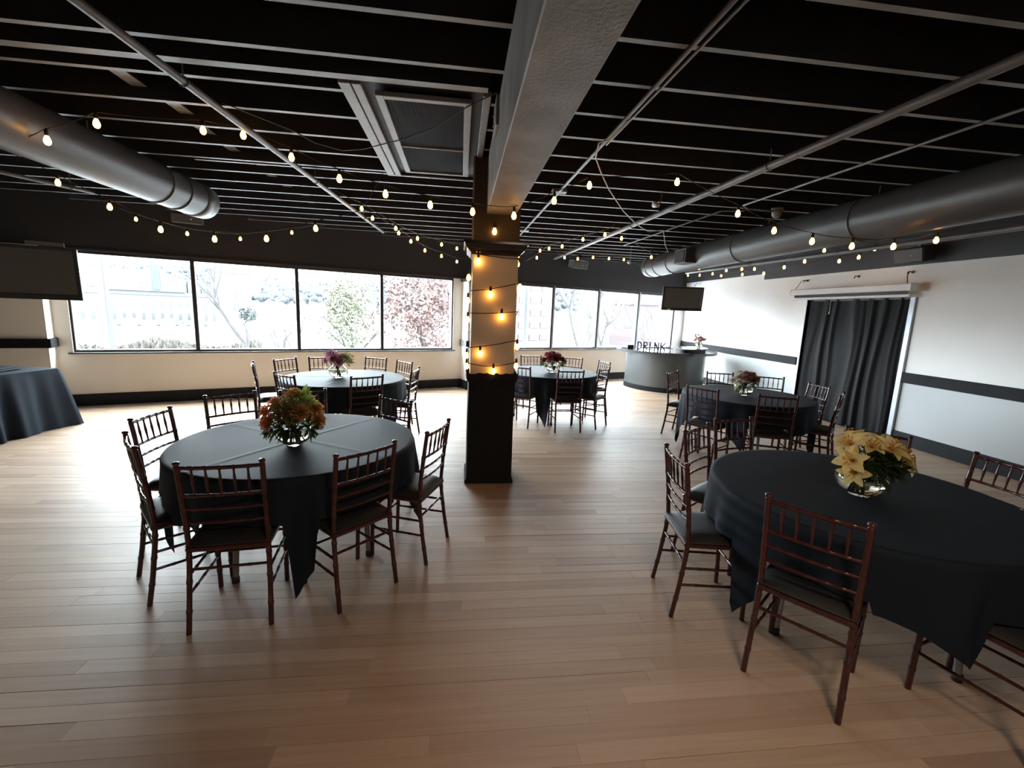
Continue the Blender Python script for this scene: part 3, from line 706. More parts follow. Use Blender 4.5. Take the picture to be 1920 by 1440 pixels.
# ================================================================== CHAIRS
def post_profile(pts, r, nodes):
    # sample a polyline densely and add bamboo-like rings
    P = [Vector(p) for p in pts]; L = [0]
    for a, b_ in zip(P, P[1:]): L.append(L[-1] + (b_ - a).length)
    tot = L[-1]; samp = []
    def at(d):
        for i in range(len(P) - 1):
            if d <= L[i + 1] or i == len(P) - 2:
                return P[i].lerp(P[i + 1], min(1, (d - L[i]) / (L[i + 1] - L[i])))
    ds = set([0, tot] + L)
    for n_ in nodes:
        for e in (-0.012, -0.006, 0.006, 0.012): ds.add(min(tot, max(0, n_ * tot + e)))
    ds = sorted(ds); rad = []
    for d in ds:
        rr_ = r
        for n_ in nodes:
            if abs(d - n_ * tot) < 0.0075: rr_ = r * 1.16
        rad.append(rr_)
    return [at(d) for d in ds], rad
def make_chair():
    t = thing('chiavari_chair', 'x', 'chair')
    rearpath = lambda s_: [(s_ * 0.190, 0.0, 0.0), (s_ * 0.187, 0.028, 0.18), (s_ * 0.183, 0.05, 0.36), (s_ * 0.182, 0.055, 0.46), (s_ * 0.183, 0.042, 0.62), (s_ * 0.185, 0.018, 0.80), (s_ * 0.186, 0.004, 0.895)]
    def rear_at(s_, z):
        p = rearpath(s_)
        for a, b_ in zip(p, p[1:]):
            if z <= b_[2]:
                f = (z - a[2]) / (b_[2] - a[2]); return Vector(a).lerp(Vector(b_), f)
        return Vector(p[-1])
    for s_ in (-1, 1):
        k = MB(); pp, rd = post_profile(rearpath(s_), 0.0135, (0.13, 0.3, 0.44, 0.62, 0.72, 0.82)); k.tube(pp, rd, 8)
        lg = k.build('rear_leg', M['mahog'], t)
        q = MB(); tp = rear_at(s_, 0.895); q.lathe([(0.0135, 0), (0.010, 0.004), (0.0165, 0.010), (0.0175, 0.016), (0.012, 0.021), (0.0, 0.023)], 10, Matrix.Translation(tp)); q.build('finial', M['mahog'], lg)
    fp = lambda s_: [(s_ * 0.180, 0.405, 0.0), (s_ * 0.182, 0.40, 0.22), (s_ * 0.184, 0.395, 0.435)]
    for s_ in (-1, 1):
        k = MB(); pp, rd = post_profile(fp(s_), 0.0135, (0.25, 0.5, 0.72)); k.tube(pp, rd, 8); k.build('front_leg', M['mahog'], t)
    # back rails with a slight bow to the rear
    def rail(z, r, nm):
        a, b_ = rear_at(-1, z), rear_at(1, z)
        pts = [a.lerp(b_, u) + Vector((0, -0.016 * math.sin(PI * u), 0)) for u in [i / 8 for i in range(9)]]
        k = MB(); pp, rd = post_profile(pts, r, (0.16, 0.33, 0.5, 0.67, 0.84)); k.tube(pp, rd, 7); return k.build(nm, M['mahog'], t)
    rail(0.885, 0.0098, 'crest_rail'); rail(0.735, 0.0085, 'back_rail'); rail(0.66, 0.0080, 'back_rail'); rail(0.585, 0.0080, 'back_rail')
    for i in range(5):
        u = (i + 1.2) / 6.4 + 0.0
        u = 0.17 + 0.165 * i
        a = rear_at(-1, 0.735).lerp(rear_at(1, 0.735), u) + Vector((0, -0.016 * math.sin(PI * u), 0))
        b_ = rear_at(-1, 0.885).lerp(rear_at(1, 0.885), u) + Vector((0, -0.016 * math.sin(PI * u), 0))
        pts = [a.lerp(b_, v) for v in (0, .2, .34, .42, .5, .58, .66, .8, 1)]
        k = MB(); k.tube(pts, [0.0055, 0.0055, 0.0068, 0.0075, 0.0085, 0.0075, 0.0068, 0.0055, 0.0055], 7); k.build('spindle', M['mahog'], t)
    # seat frame and cushion
    k = MB(); out = []
    k.bbox(-0.195, 0.035, 0.425, 0.195, 0.418, 0.455, b=0.008); k.build('seat_frame', M['mahog'], t)
    k = MB(); pts = []; nn = 12
    for i in range(nn + 1):
        for j in range(nn + 1):
            u, v = i / nn * 2 - 1, j / nn * 2 - 1
            e = max(abs(u), abs(v)); puff = (1 - abs(u) ** 4) * (1 - abs(v) ** 4)
            x = u * (0.190 + 0.006 * (1 - v * v)); y_ = 0.228 + v * (0.186 + 0.006 * (1 - u * u))
            pts.append((x, y_, 0.462 + 0.034 * puff ** 0.5))
    k.grid(pts, nn + 1, nn + 1)
    edge = []
    per = [(u, -1) for u in [i / nn * 2 - 1 for i in range(nn + 1)]] + [(1, v) for v in [i / nn * 2 - 1 for i in range(1, nn + 1)]] + [(u, 1) for u in [1 - i / nn * 2 for i in range(1, nn + 1)]] + [(-1, v) for v in [1 - i / nn * 2 for i in range(1, nn + 1)]]
    for z, g_ in ((0.454, -0.004), (0.458, 0.004), (0.462, 0.0)):
        for u, v in per:
            edge.append((u * (0.190 + g_ + 0.006 * (1 - v * v)), 0.228 + v * (0.186 + g_ + 0.006 * (1 - u * u)), z))
    k.grid(edge, 3, len(per)); k.build('cushion', M['cushion'], t)
    # stretchers
    def fpt(s_, z):
        p = fp(s_); f = z / 0.435; return Vector(p[0]).lerp(Vector(p[2]), f)
    def st(a, b_):
        pts = [a.lerp(b_, v) for v in (0, .5, 1)]
        k = MB(); pp, rd = post_profile(pts, 0.0078, (0.25, 0.5, 0.75)); k.tube(pp, rd, 7); k.build('stretcher', M['mahog'], t)
    for s_ in (-1, 1):
        st(rear_at(s_, 0.30), fpt(s_, 0.30)); st(rear_at(s_, 0.20), fpt(s_, 0.20))
    st(rear_at(-1, 0.33), rear_at(1, 0.33)); st(fpt(-1, 0.34), fpt(1, 0.34)); st(fpt(-1, 0.23), fpt(1, 0.23))
    return t
chair0 = make_chair(); chair_used = [False]
TC = [Vector((-1.09, 3.13, 0)), Vector((-1.49, 5.93, 0)), Vector((1.45, 7.0, 0)), Vector((3.66, 5.20, 0)), Vector((2.28, 2.16, 0))]
def chair(ti, x, y_, out, label):
    c = TC[ti]; d = Vector((x, y_, 0)) - c
    if d.length < 0.90: d = d.normalized() * 0.90
    p = c + d
    o_ = chair0 if not chair_used[0] else copy_tree(chair0)
    chair_used[0] = True
    o_.location = p; o_.rotation_euler = (0, 0, R(out + 90))
    o_['label'] = 'mahogany spindle-back chair ' + label
    o_['group'] = 'chairs around the %s round table' % ['near left', 'far left', 'far middle', 'far right', 'near right'][ti]
for a in [
    (0, -1.153, 2.215, -82, 'nearest the camera at the near left table'),
    (0, -0.498, 2.443, -45, 'right of the hanging cloth corner of the near left table'),
    (0, -0.129, 2.942, -20, 'at the near left table, closest to the column'),
    (0, -0.55, 3.83, 51, 'at the far right side of the near left table'),
    (0, -1.41, 4.16, 112, 'behind the orange bouquet on the near left table'),
    (0, -1.923, 3.935, 133, 'at the back left of the near left table'),
    (0, -2.088, 3.21, 178, 'leftmost at the near left table'),
    (0, -1.80, 2.58, -140, 'seen edge-on at the front left of the near left table'),
    (1, -1.03, 5.10, -55, 'at the front right of the far left table'),
    (1, -1.93, 5.10, -128, 'at the front left of the far left table'),
    (1, -2.62, 5.95, -157, 'seen edge-on at the left end of the far left table'),
    (1, -2.458, 6.567, 152, 'at the back left of the far left table'),
    (1, -2.056, 6.929, 118, 'half hidden behind the pink bouquet on the far left table'),
    (1, -1.284, 7.019, 66, 'behind the far left table, just right of its bouquet'),
    (1, -0.80, 6.60, 42, 'at the right rear of the far left table'),
    (1, -0.56, 5.79, -9, 'at the right end of the far left table'),
    (2, 1.561, 6.022, -86, 'at the far middle table, its back to the camera'),
    (2, 0.85, 6.33, -122, 'at the far middle table, partly hidden by the column'),
    (2, 1.301, 8.027, 92, 'behind the far middle table, left of the burgundy bouquet'),
    (2, 2.044, 7.85, 54, 'behind the far middle table, right of the burgundy bouquet'),
    (2, 2.461, 7.295, 12, 'at the right rear of the far middle table'),
    (2, 2.161, 6.356, -42, 'at the right front of the far middle table'),
    (3, 3.12, 6.15, 130, 'seen edge-on at the left end of the far right table'),
    (3, 2.80, 4.766, -148, 'at the front left of the far right table'),
    (3, 3.42, 4.32, -112, 'at the far right table, its back to the camera'),
    (3, 3.91, 6.222, 76, 'at the back left of the far right table'),
    (3, 4.472, 5.898, 58, 'back of the far right table behind the rose bouquet'),
    (3, 4.66, 5.188, -5, 'at the right rear of the far right table'),
    (3, 4.36, 4.511, -48, 'at the right end of the far right table'),
    (4, 1.527, 1.615, -142, 'closest to the camera at the near right table'),
    (4, 1.262, 2.354, 171, 'turned side-on at the left of the near right table'),
    (4, 1.736, 2.973, 126, 'at the left rear of the near right table'),
    (4, 2.21, 3.26, 103, 'behind the near right table, left of the yellow lilies'),
    (4, 3.143, 2.896, 39, 'behind the yellow lilies on the near right table'),
    (4, 3.33, 2.20, 0, 'at the right picture edge behind the near right table'),
    (4, 2.43, 1.27, -74, 'cut off at the lower right corner of the picture'),
]: chair(*a)

# ================================================================== TABLES AND CLOTHS
TN = ['near left', 'far left', 'far middle', 'far right', 'near right']
def table(i, rot):
    t = thing('banquet_table', 'round folding table under the black cloth, %s setting' % TN[i], 'table', TC[i], rot, 'round banquet tables')
    k = MB(); k.lathe([(0, 0.725), (0.755, 0.725), (0.762, 0.73), (0.762, 0.745), (0.757, 0.75), (0, 0.75)], 64); k.build('tabletop', M['plywood'], t)
    for a in (45, 135, 225, 315):
        c, s_ = math.cos(R(a)), math.sin(R(a))
        k = MB(); k.tube([(c * 0.50, s_ * 0.50, 0.725), (c * 0.55, s_ * 0.55, 0.02)], 0.017, 10); lg = k.build('leg', M['steel'], t)
        q = MB(); q.lathe([(0, 0), (0.022, 0), (0.022, 0.035), (0.017, 0.04)], 10, Matrix.Translation((c * 0.551, s_ * 0.551, 0))); q.build('foot', M['rubber'], lg)
    for a in (0, 180):
        k = MB(); c = math.cos(R(a)); k.tube([(c * 0.36, -0.36, 0.45), (c * 0.36, 0.36, 0.45)], 0.011, 8); k.build('brace', M['steel'], t)
CHAIR_ANG = [[], [], [], [], []]
for o_ in list(bpy.data.objects):
    if o_.name.startswith('chiavari_chair'):
        for i_, c_ in enumerate(TC):
            d_ = o_.location - c_
            if d_.length < 1.3: CHAIR_ANG[i_].append(math.atan2(d_.y, d_.x))
def cloth(i, rot, seed, label, crease=None):
    rn = random.Random(seed); RR = 0.768; S = 1.068
    nth = 240; pts = []
    rings = [0.0, 0.15, 0.3, 0.45, 0.6, 0.70, 0.745, 0.765]
    ph = [rn.uniform(0, 6.28) for _ in range(6)]; nst = 16
    def Lth(t):
        p = t - rot; m_ = max(abs(math.cos(p)), abs(math.sin(p))); L = S / m_ - RR
        L = min(L, 0.738)
        for a_ in CHAIR_ANG[i]:
            df = abs((t - a_ + PI) % (2 * PI) - PI)
            u_ = min(1, max(0, (df - R(15.5)) / R(5))); u_ = u_ * u_ * (3 - 2 * u_)
            L = min(L, 0.245 + u_ * 0.6)
        return L
    k = MB()
    for r_ in rings:
        for j in range(nth + 1):
            t = 2 * PI * (j % nth) / nth; z = 0.7545 - (0.0012 if r_ > 0.76 else 0)
            x, y_ = r_ * math.cos(t), r_ * math.sin(t)
            if crease is not None:
                d = -x * math.sin(crease) + y_ * math.cos(crease)
                z += 0.0030 * math.exp(-(d / 0.012) ** 2)
                e = x * math.cos(crease) + y_ * math.sin(crease)
                z += 0.0022 * math.exp(-(e / 0.014) ** 2)
            z += 0.0006 * math.sin(7 * x + ph[0]) * math.sin(6 * y_ + ph[1])
            pts.append((x, y_, z))
    for q_ in range(1, nst + 1):
        f = q_ / nst
        for j in range(nth + 1):
            t = 2 * PI * (j % nth) / nth; L = Lth(t); cn = (L - 0.30) / 0.44
            d = f * L
            p4 = 4 * (t - rot)
            wv = 0.55 * math.sin(15 * t + ph[2]) + 0.35 * math.sin(23 * t + ph[3]) + 0.2 * math.sin(9 * t + ph[4])
            # corners hang as a double fold, straight sides hang nearly flat
            fold = math.cos(10 * ((t - rot + PI / 4) % (PI / 2) - PI / 4 - 0 ) * 2) if False else math.cos(12 * (((t - rot) % (PI / 2)) - PI / 4))
            amp = (0.035 + 0.02 * cn) * min(1, d / 0.30)
            rr_ = RR + 0.006 + 0.05 * d + amp * (0.75 * wv + 0.6 * max(0, cn) * fold) - 0.06 * max(0, cn) * d
            rr_ = max(rr_, RR + 0.002 - 0.10 * d)
            z = 0.752 - d if q_ > 1 else 0.752 - d * 0.9
            pts.append((rr_ * math.cos(t), rr_ * math.sin(t), max(z, 0.006)))
    k.grid(pts, len(rings) + nst, nth + 1)
    o_ = k.build('tablecloth', M['cloth']); o_.location = TC[i]
    tag(o_, label, 'tablecloth', 'black square tablecloths')
table(0, R(20)); cloth(0, R(-75.7 - 45), 1, 'black cloth on the near left round table, corner hanging to the floor', R(59))
table(1, R(10)); cloth(1, R(10), 2, 'black cloth on the far left round table below the windows', R(-4))
table(2, R(40)); cloth(2, R(-103 - 45), 3, 'black square cloth on the far middle round table behind the column')
table(3, R(30)); cloth(3, R(20), 4, 'black square cloth on the far right round table in front of the curtain')
table(4, R(62)); cloth(4, R(-40), 5, 'black cloth on the near right round table under the yellow lilies')

# long buffet table at the left
bt = thing('buffet_table', 'long folding table under the black cloth at the left edge', 'table', (-5.604, 5.056, 0), R(-8))
k = MB(); k.bbox(-0.38, -1.2, 0.72, 0.38, 1.2, 0.745, b=0.004); k.build('tabletop', M['plywood'], bt)
for x in (-0.3, 0.3):
    for y_ in (-1.0, 1.0):
        k = MB(); k.tube([(x, y_, 0.72), (x, y_, 0)], 0.015, 8); k.build('leg', M['steel'], bt)
k = MB(); pts = []; rn = random.Random(9)
per = []
hx, hy = 0.39, 1.21; nn = 40
per += [(-hx + 2 * hx * i / 14, -hy, 0, -1) for i in range(14)]
per += [(hx, -hy + 2 * hy * i / 70, 1, 0) for i in range(70)]
per += [(hx - 2 * hx * i / 14, hy, 0, 1) for i in range(14)]
per += [(-hx, hy - 2 * hy * i / 40, -1, 0) for i in range(41)]
for f in [0, 0.03, 0.1, 0.25, 0.4, 0.55, 0.7, 0.85, 1.0]:
    for i, (x, y_, nx, ny) in enumerate(per):
        sx = (x / hx); sy = (y_ / hy)
        cor = max(0, abs(sx) + abs(sy) - 1.75) * 4
        fo = 0.07 * f + (0.035 * f ** 0.7) * (math.sin(i * 0.55 + 1.3 * math.sin(i * 0.2)) + 0.5 * math.sin(i * 1.13 + 1)) + 0.05 * cor * f
        dx, dy = (nx, ny)
        if cor > 0: dx, dy = (sx * 0.7, sy * 0.7)
        pts.append((x + dx * fo, y_ + dy * fo, 0.752 - 0.745 * f))
k.grid(pts, 9, len(per))
kb = MB(); 
top = [(x, y_, 0.752) for x, y_, _, _ in per]
k.add(top, [tuple(range(len(top) - 1))])
tag(k.build('tablecloth', M['cloth'], None, (-5.604, 5.056, 0), R(-8)), 'black cloth falling to the floor over the long table at the left edge', 'tablecloth')
t = tag(bx('folded_cloth', (-5.86, 5.45, 0.755), (-5.32, 6.02, 0.775), M['cloth'], None, 0.006), 'flat folded dark cloth lying on the long table at the left edge', 'cloth')
q = MB(); q.bbox(-5.84, 5.47, 0.776, -5.34, 6.0, 0.789, b=0.005); q.build('upper_fold', M['cloth'], t)

# ================================================================== FLOWERS
def petal(k, mtx, L, W, curl, cup, n=4):
    pts = []
    for i in range(n + 1):
        u = i / n; wd = W * math.sin(PI * min(1, 0.12 + 0.88 * u) ** 0.9) ** 0.7 if u < 1 else W * 0.12
        for j in range(3):
            v = j - 1
            pts.append(mtx @ Vector((v * wd, L * u * math.cos(curl * u), L * u * math.sin(curl * u) + cup * (abs(v)) * W)))
    k.grid(pts, n + 1, 3)
def rose_mesh(m, r, seed, open_=1.0):
    rn = random.Random(seed); k = MB()
    for ring, (n, tilt, ln) in enumerate(((4, 82, 0.8), (5, 66, 0.95), (6, 48, 1.0), (7, 26, 1.05), (7, 6, 1.0))):
        for i in range(n):
            a = 2 * PI * (i + 0.5 * ring) / n + rn.uniform(-.15, .15)
            mx = Matrix.Rotation(a, 4, 'Z') @ Matrix.Translation((0, 0.05 * r * ring, -0.08 * r * ring)) @ Matrix.Rotation(R(tilt * open_ + rn.uniform(-8, 8)), 4, 'X')
            petal(k, mx, r * ln, r * 0.42, R(-18), 0.35, 3)
    return k.mesh('flower', m)
def tuft_mesh(m, r, seed, n=90, L=0.03, W=0.006):
    rn = random.Random(seed); k = MB()
    for _ in range(n):
        d = Vector((rn.gauss(0, 1), rn.gauss(0, 1), rn.gauss(0.4, 1))).normalized()
        p = d * r * rn.uniform(0.3, 1.0)
        mx = Matrix.Translation(p) @ d.to_track_quat('Y', 'Z').to_matrix().to_4x4() @ Matrix.Rotation(rn.uniform(0, 6), 4, 'Y')
        petal(k, mx, L * rn.uniform(.7, 1.2), W, R(rn.uniform(-30, 40)), 0.2, 2)
    return k.mesh('foliage', m)
def leaf_mesh(m, L, W):
    k = MB(); petal(k, Matrix.Identity(4), L, W, R(-35), 0.3, 5); return k.mesh('leaf', m)
def place(name, me, parent, p, d, roll=0):
    o_ = bpy.data.objects.new(name, me); COL.objects.link(o_); o_.parent = parent
    q = Vector(d).normalized().to_track_quat('Z', 'Y')
    o_.matrix_local = Matrix.Translation(p) @ q.to_matrix().to_4x4() @ Matrix.Rotation(roll, 4, 'Z')
    return o_
def vase_bowl(parent, r, h):
    prof = []
    for i in range(13):
        a = -PI / 2 + (PI * 0.80) * i / 12
        prof.append((max(0.001, r * math.cos(a) if i else 0.001), h * 0.5 + h * 0.5 * math.sin(a)))
    prof[1] = (r * 0.45, 0.0); prof[0] = (0.001, 0.0)
    rim = prof[-1]; prof.append((rim[0] * 1.06, rim[1] + 0.012))
    inner = [(max(0.001, x - 0.004), z + (0.006 if i < 3 else 0.0)) for i, (x, z) in enumerate(prof)]
    k = MB(); k.lathe(prof + list(reversed(inner)), 40); k.build('vase', M['glass'], parent)
    wl = h * 0.62
    wp = [(max(0.001, x - 0.0055), z + (0.008 if i < 3 else 0)) for i, (x, z) in enumerate(prof) if z < wl]
    wp.append((wp[-1][0], wl)); wp.append((0.001, wl))
    k = MB(); k.lathe(wp, 40); k.build('water', M['water'], parent)
    return rim[1]
def bouquet(label, loc, spread, vr, vh, flowers, leaves, tufts, seed, rz=0):
    t = thing('flower_arrangement', label, 'flowers', loc, rz, 'bouquets in glass vases')
    rn = random.Random(seed); rim = vase_bowl(t, vr, vh)
    heads = []
    for (me, az, el, dist) in flowers:
        d = Vector((math.cos(R(az)) * math.cos(R(el)), math.sin(R(az)) * math.cos(R(el)), math.sin(R(el))))
        p = Vector((0, 0, rim * 0.95)) + Vector((d.x * spread, d.y * spread, d.z * spread * 0.95)) * dist
        o_ = place('flower', me, t, p, d * 1.0 + Vector((0, 0, 0.25)), rn.uniform(0, 6))
        heads.append((p, d))
    for (me, az, el, dist) in tufts:
        d = Vector((math.cos(R(az)) * math.cos(R(el)), math.sin(R(az)) * math.cos(R(el)), math.sin(R(el))))
        p = Vector((0, 0, rim * 0.95)) + d * spread * dist
        place('foliage', me, t, p, d, rn.uniform(0, 6)); heads.append((p, d))
    for (me, az, el, dist) in leaves:
        d = Vector((math.cos(R(az)) * math.cos(R(el)), math.sin(R(az)) * math.cos(R(el)), math.sin(R(el))))
        p = Vector((0, 0, rim * 0.98)) + d * spread * dist
        o_ = bpy.data.objects.new('leaf', me); COL.objects.link(o_); o_.parent = t
        o_.matrix_local = Matrix.Translation(p) @ d.to_track_quat('Y', 'Z').to_matrix().to_4x4() @ Matrix.Rotation(rn.uniform(-.6, .6), 4, 'Y')
    for i, (p, d) in enumerate(heads[:14]):
        neck = Vector((d.x * vr * 0.35, d.y * vr * 0.35, rim))
        foot = Vector((-d.x * vr * 0.55 + rn.uniform(-.02, .02), -d.y * vr * 0.55 + rn.uniform(-.02, .02), 0.02))
        k = MB(); k.tube([p - d * 0.005, p.lerp(neck, 0.6), neck, neck.lerp(foot, 0.5), foot], 0.0032, 6); k.build('stem', M['stem'], t)
    for i in range(9):
        a = i * 2.4; rr_ = vr * 0.40 * math.sqrt((i + .5) / 9)
        k = MB(); k.lathe([(0.001, -0.008), (0.010, -0.006), (0.014, 0), (0.010, 0.006), (0.001, 0.008)], 8)
        o_ = k.build('pebble', M['pebble'], t, (rr_ * math.cos(a), rr_ * math.sin(a), 0.017))
    return t
rosP = rose_mesh(M['peach'], 0.055, 1); rosB = rose_mesh(M['bronze'], 0.06, 2); lfd = leaf_mesh(M['leafd'], 0.10, 0.022); lfl = leaf_mesh(M['leafl'], 0.08, 0.026)
tufO = tuft_mesh(M['leafo'], 0.085, 3, 220, 0.03, 0.006); tufG = tuft_mesh(M['leafl'], 0.05, 4, 60, 0.035, 0.010); tufD = tuft_mesh(M['leafd'], 0.06, 5, 70, 0.05, 0.008)
bouquet('orange and peach roses with olive foliage in a glass vase, near left table', (-1.085, 3.0, 0.756), 0.19, 0.115, 0.17,
        [(rosP, 190, 28, .95), (rosP, 175, 52, .95), (rosP, 215, 10, .85), (rosB, 100, 80, 1.05), (rosB, 20, 35, .9), (rosB, 350, 12, .9), (rosP, 140, 30, .95), (rosP, 60, 45, .95), (rosP, 240, 60, .7), (rosB, 310, 40, .85)],
        [(lfd, a, e, .55) for a, e in ((185, -5), (215, -12), (330, -8), (20, 0), (270, -15), (60, 10), (130, 5), (300, -15))] + [(lfl, 60, 78, .75), (lfl, 40, 70, .8), (lfl, 90, 60, .8)],
        [(tufO, 265, 35, .70), (tufO, 300, 52, .62), (tufO, 245, 62, .62), (tufG, 30, 72, .98), (tufG, 350, 58, .9), (tufD, 200, -8, .6), (tufD, 335, -4, .65), (tufD, 265, 0, .62)], 11)
rp1 = rose_mesh(M['pink'], 0.05, 6); rp2 = rose_mesh(M['plum'], 0.045, 7); tfp = tuft_mesh(M['pink'], 0.07, 8, 160, 0.03, 0.006); tfpl = tuft_mesh(M['plum'], 0.06, 9, 120, 0.04, 0.006)
bouquet('pink and plum flowers in a round glass vase on the far left table', (-1.56, 5.90, 0.756), 0.18, 0.115, 0.17,
        [(rp1, 250, 45, .9), (rp1, 200, 50, .85), (rp1, 290, 30, .8), (rp2, 170, 25, .95), (rp2, 120, 60, 1.0), (rp1, 60, 50, .9), (rp2, 220, 70, 1.0)],
        [(lfl, 185, -5, .6), (lfl, 200, -10, .5), (lfd, 350, 5, .7), (lfd, 10, 20, .7), (lfd, 330, -15, .6)],
        [(tfp, 255, 60, .75), (tfp, 300, 60, .7), (tfpl, 180, 60, .95), (tufO, 0, 40, .8), (tufO, 340, 55, .7)], 12)
rb = rose_mesh(M['burg'], 0.05, 10); tfb = tuft_mesh(M['burg'], 0.07, 11, 160, 0.035, 0.007)
bouquet('burgundy flowers in a round glass vase on the far middle table', (1.48, 6.93, 0.756), 0.18, 0.11, 0.17,
        [(rb, 190, 20, .95), (rb, 230, 40, .9), (rb, 280, 35, .85), (rb, 330, 25, .95), (rb, 0, 50, .9), (rb, 160, 55, .95), (rb, 100, 60, .95), (rb, 260, 75, .95)],
        [(lfd, a, e, .65) for a, e in ((180, -10), (210, -15), (340, -15), (10, -5), (270, -20), (300, -10), (150, 0))],
        [(tfb, 250, 45, .7), (tfb, 310, 50, .7), (tfb, 200, 60, .7), (tufD, 350, 10, .8), (tufD, 190, 5, .7)], 13)
rr1 = rose_mesh(M['rosy'], 0.05, 14, 1.15); rr2 = rose_mesh(M['ivory'], 0.045, 15, 1.1)
bouquet('muted rose and ivory roses in a round glass vase on the far right table', (3.60, 5.18, 0.756), 0.15, 0.115, 0.165,
        [(rr1, a, e, d_) for a, e, d_ in ((265, 38, .95), (300, 35, 1.0), (330, 30, 1.05), (235, 45, .95), (290, 65, 1.0), (350, 55, 1.05), (240, 75, 1.0), (20, 40, 1.0), (60, 60, 1.0), (110, 60, 1.0), (0, 20, 1.1))] + [(rr2, 190, 35, 1.05), (rr2, 210, 15, 1.1), (rr2, 175, 15, 1.15), (rr2, 200, 55, 1.0)],
        [(lfd, 0, 5, .7), (lfd, 330, -15, .6), (lfl, 190, -15, .6), (lfl, 215, -20, .6)], [(tufD, 280, 20, .6)], 14)
# yellow lilies: each flower has six petals of its own
def lily_petal():
    k = MB(); pts = []
    for i in range(9):
        u = i / 8; wd = 0.024 * math.sin(PI * (0.06 + 0.93 * u)) ** 0.8
        bend = 1.35 - 2.3 * u ** 1.5
        for j in range(5):
            v = (j - 2) / 2
            pts.append((v * wd, 0.0, 0.0))
    # integrate the curve
    y_ = z = 0.0; P = []
    for i in range(9):
        u = i / 8; wd = 0.026 * math.sin(PI * (0.07 + 0.92 * u)) ** 0.8
        for j in range(5):
            v = (j - 2) / 2
            P.append((v * wd, y_, z + abs(v) * wd * 0.45 * (1 - u)))
        an = 1.15 - 1.55 * u
        y_ += 0.0125 * math.cos(an); z += 0.0125 * math.sin(an)
    k.grid(P, 9, 5); return k.mesh('petal', M['lily'])
lpet = lily_petal()
def stamen_mesh():
    k = MB()
    for i in range(6):
        a = i * PI / 3 + 0.5; c, s_ = math.cos(a), math.sin(a)
        k.tube([(0, 0, 0), (c * 0.008, s_ * 0.008, 0.03), (c * 0.02, s_ * 0.02, 0.06)], 0.0012, 5)
        k.tube([(c * 0.015, s_ * 0.015, 0.06), (c * 0.026, s_ * 0.026, 0.063)], 0.0028, 5)
    k.tube([(0, 0, -0.01), (0, 0, 0.05)], 0.002, 5)
    return k.mesh('flower', M['stamen'])
stm = stamen_mesh()
tl = bouquet('yellow lilies in a round glass vase on the near right table', (2.25, 2.12, 0.756), 0.19, 0.125, 0.165, [],
        [(lfd, a, e, .55) for a, e in ((185, 10), (215, -10), (330, -8), (20, 0), (270, -12), (60, 10), (300, 12), (240, 15), (290, 25))],
        [(tufD, 260, 20, .45), (tufD, 290, 35, .5), (tufD, 320, 15, .6), (tufD, 230, 30, .5), (tufD, 265, 55, .5), (tufD, 350, 30, .6), (tufD, 200, 20, .55)], 15)
for az, el, dist, sc_ in ((205, 22, 1.0, 1.1), (190, 48, 1.08, 1.05), (212, 4, .95, 1.0), (178, 62, .9, .9), (282, 52, .95, 1.15), (318, 34, 1.0, 1.1), (345, 45, 1.05, 1.0), (110, 62, 1.0, 1.0), (20, 40, 1.05, 1.0), (340, 14, 1.1, .95), (235, 58, .95, .95), (70, 50, 1.0, 1.0)):
    d = Vector((math.cos(R(az)) * math.cos(R(el)), math.sin(R(az)) * math.cos(R(el)), math.sin(R(el))))
    p = Vector((0, 0, 0.15)) + d * 0.16 * dist
    fo = place('flower', stm, tl, p, d, az)
    fo.scale = (sc_,) * 3
    for j in range(6):
        po = bpy.data.objects.new('petal', lpet); COL.objects.link(po); po.parent = fo
        po.rotation_euler = (0, 0, j * PI / 3 + 0.2)
        if j % 2: po.scale = (0.8, 1.0, 1.0)
    k = MB(); k.tube([p, Vector((d.x * .04, d.y * .04, .16)), Vector((-d.x * .05, -d.y * .05, 0.02))], 0.0035, 6); k.build('stem', M['stem'], tl)
rbl = rose_mesh(M['blush'], 0.05, 21, 1.1)
bouquet('blush pink flowers in a glass vase on the bar ledge', (5.58, 9.85, 1.011), 0.12, 0.075, 0.17,
        [(rbl, a, e, d_) for a, e, d_ in ((250, 25, 1.0), (290, 40, 1.0), (330, 30, 1.1), (210, 50, 1.0), (270, 70, 1.0), (20, 45, 1.0), (120, 50, 1.0), (180, 20, 1.0))],
        [(lfl, 200, -10, .6), (lfl, 340, -5, .7), (lfd, 270, -5, .6)], [(tufD, 150, 70, 1.1)], 16)

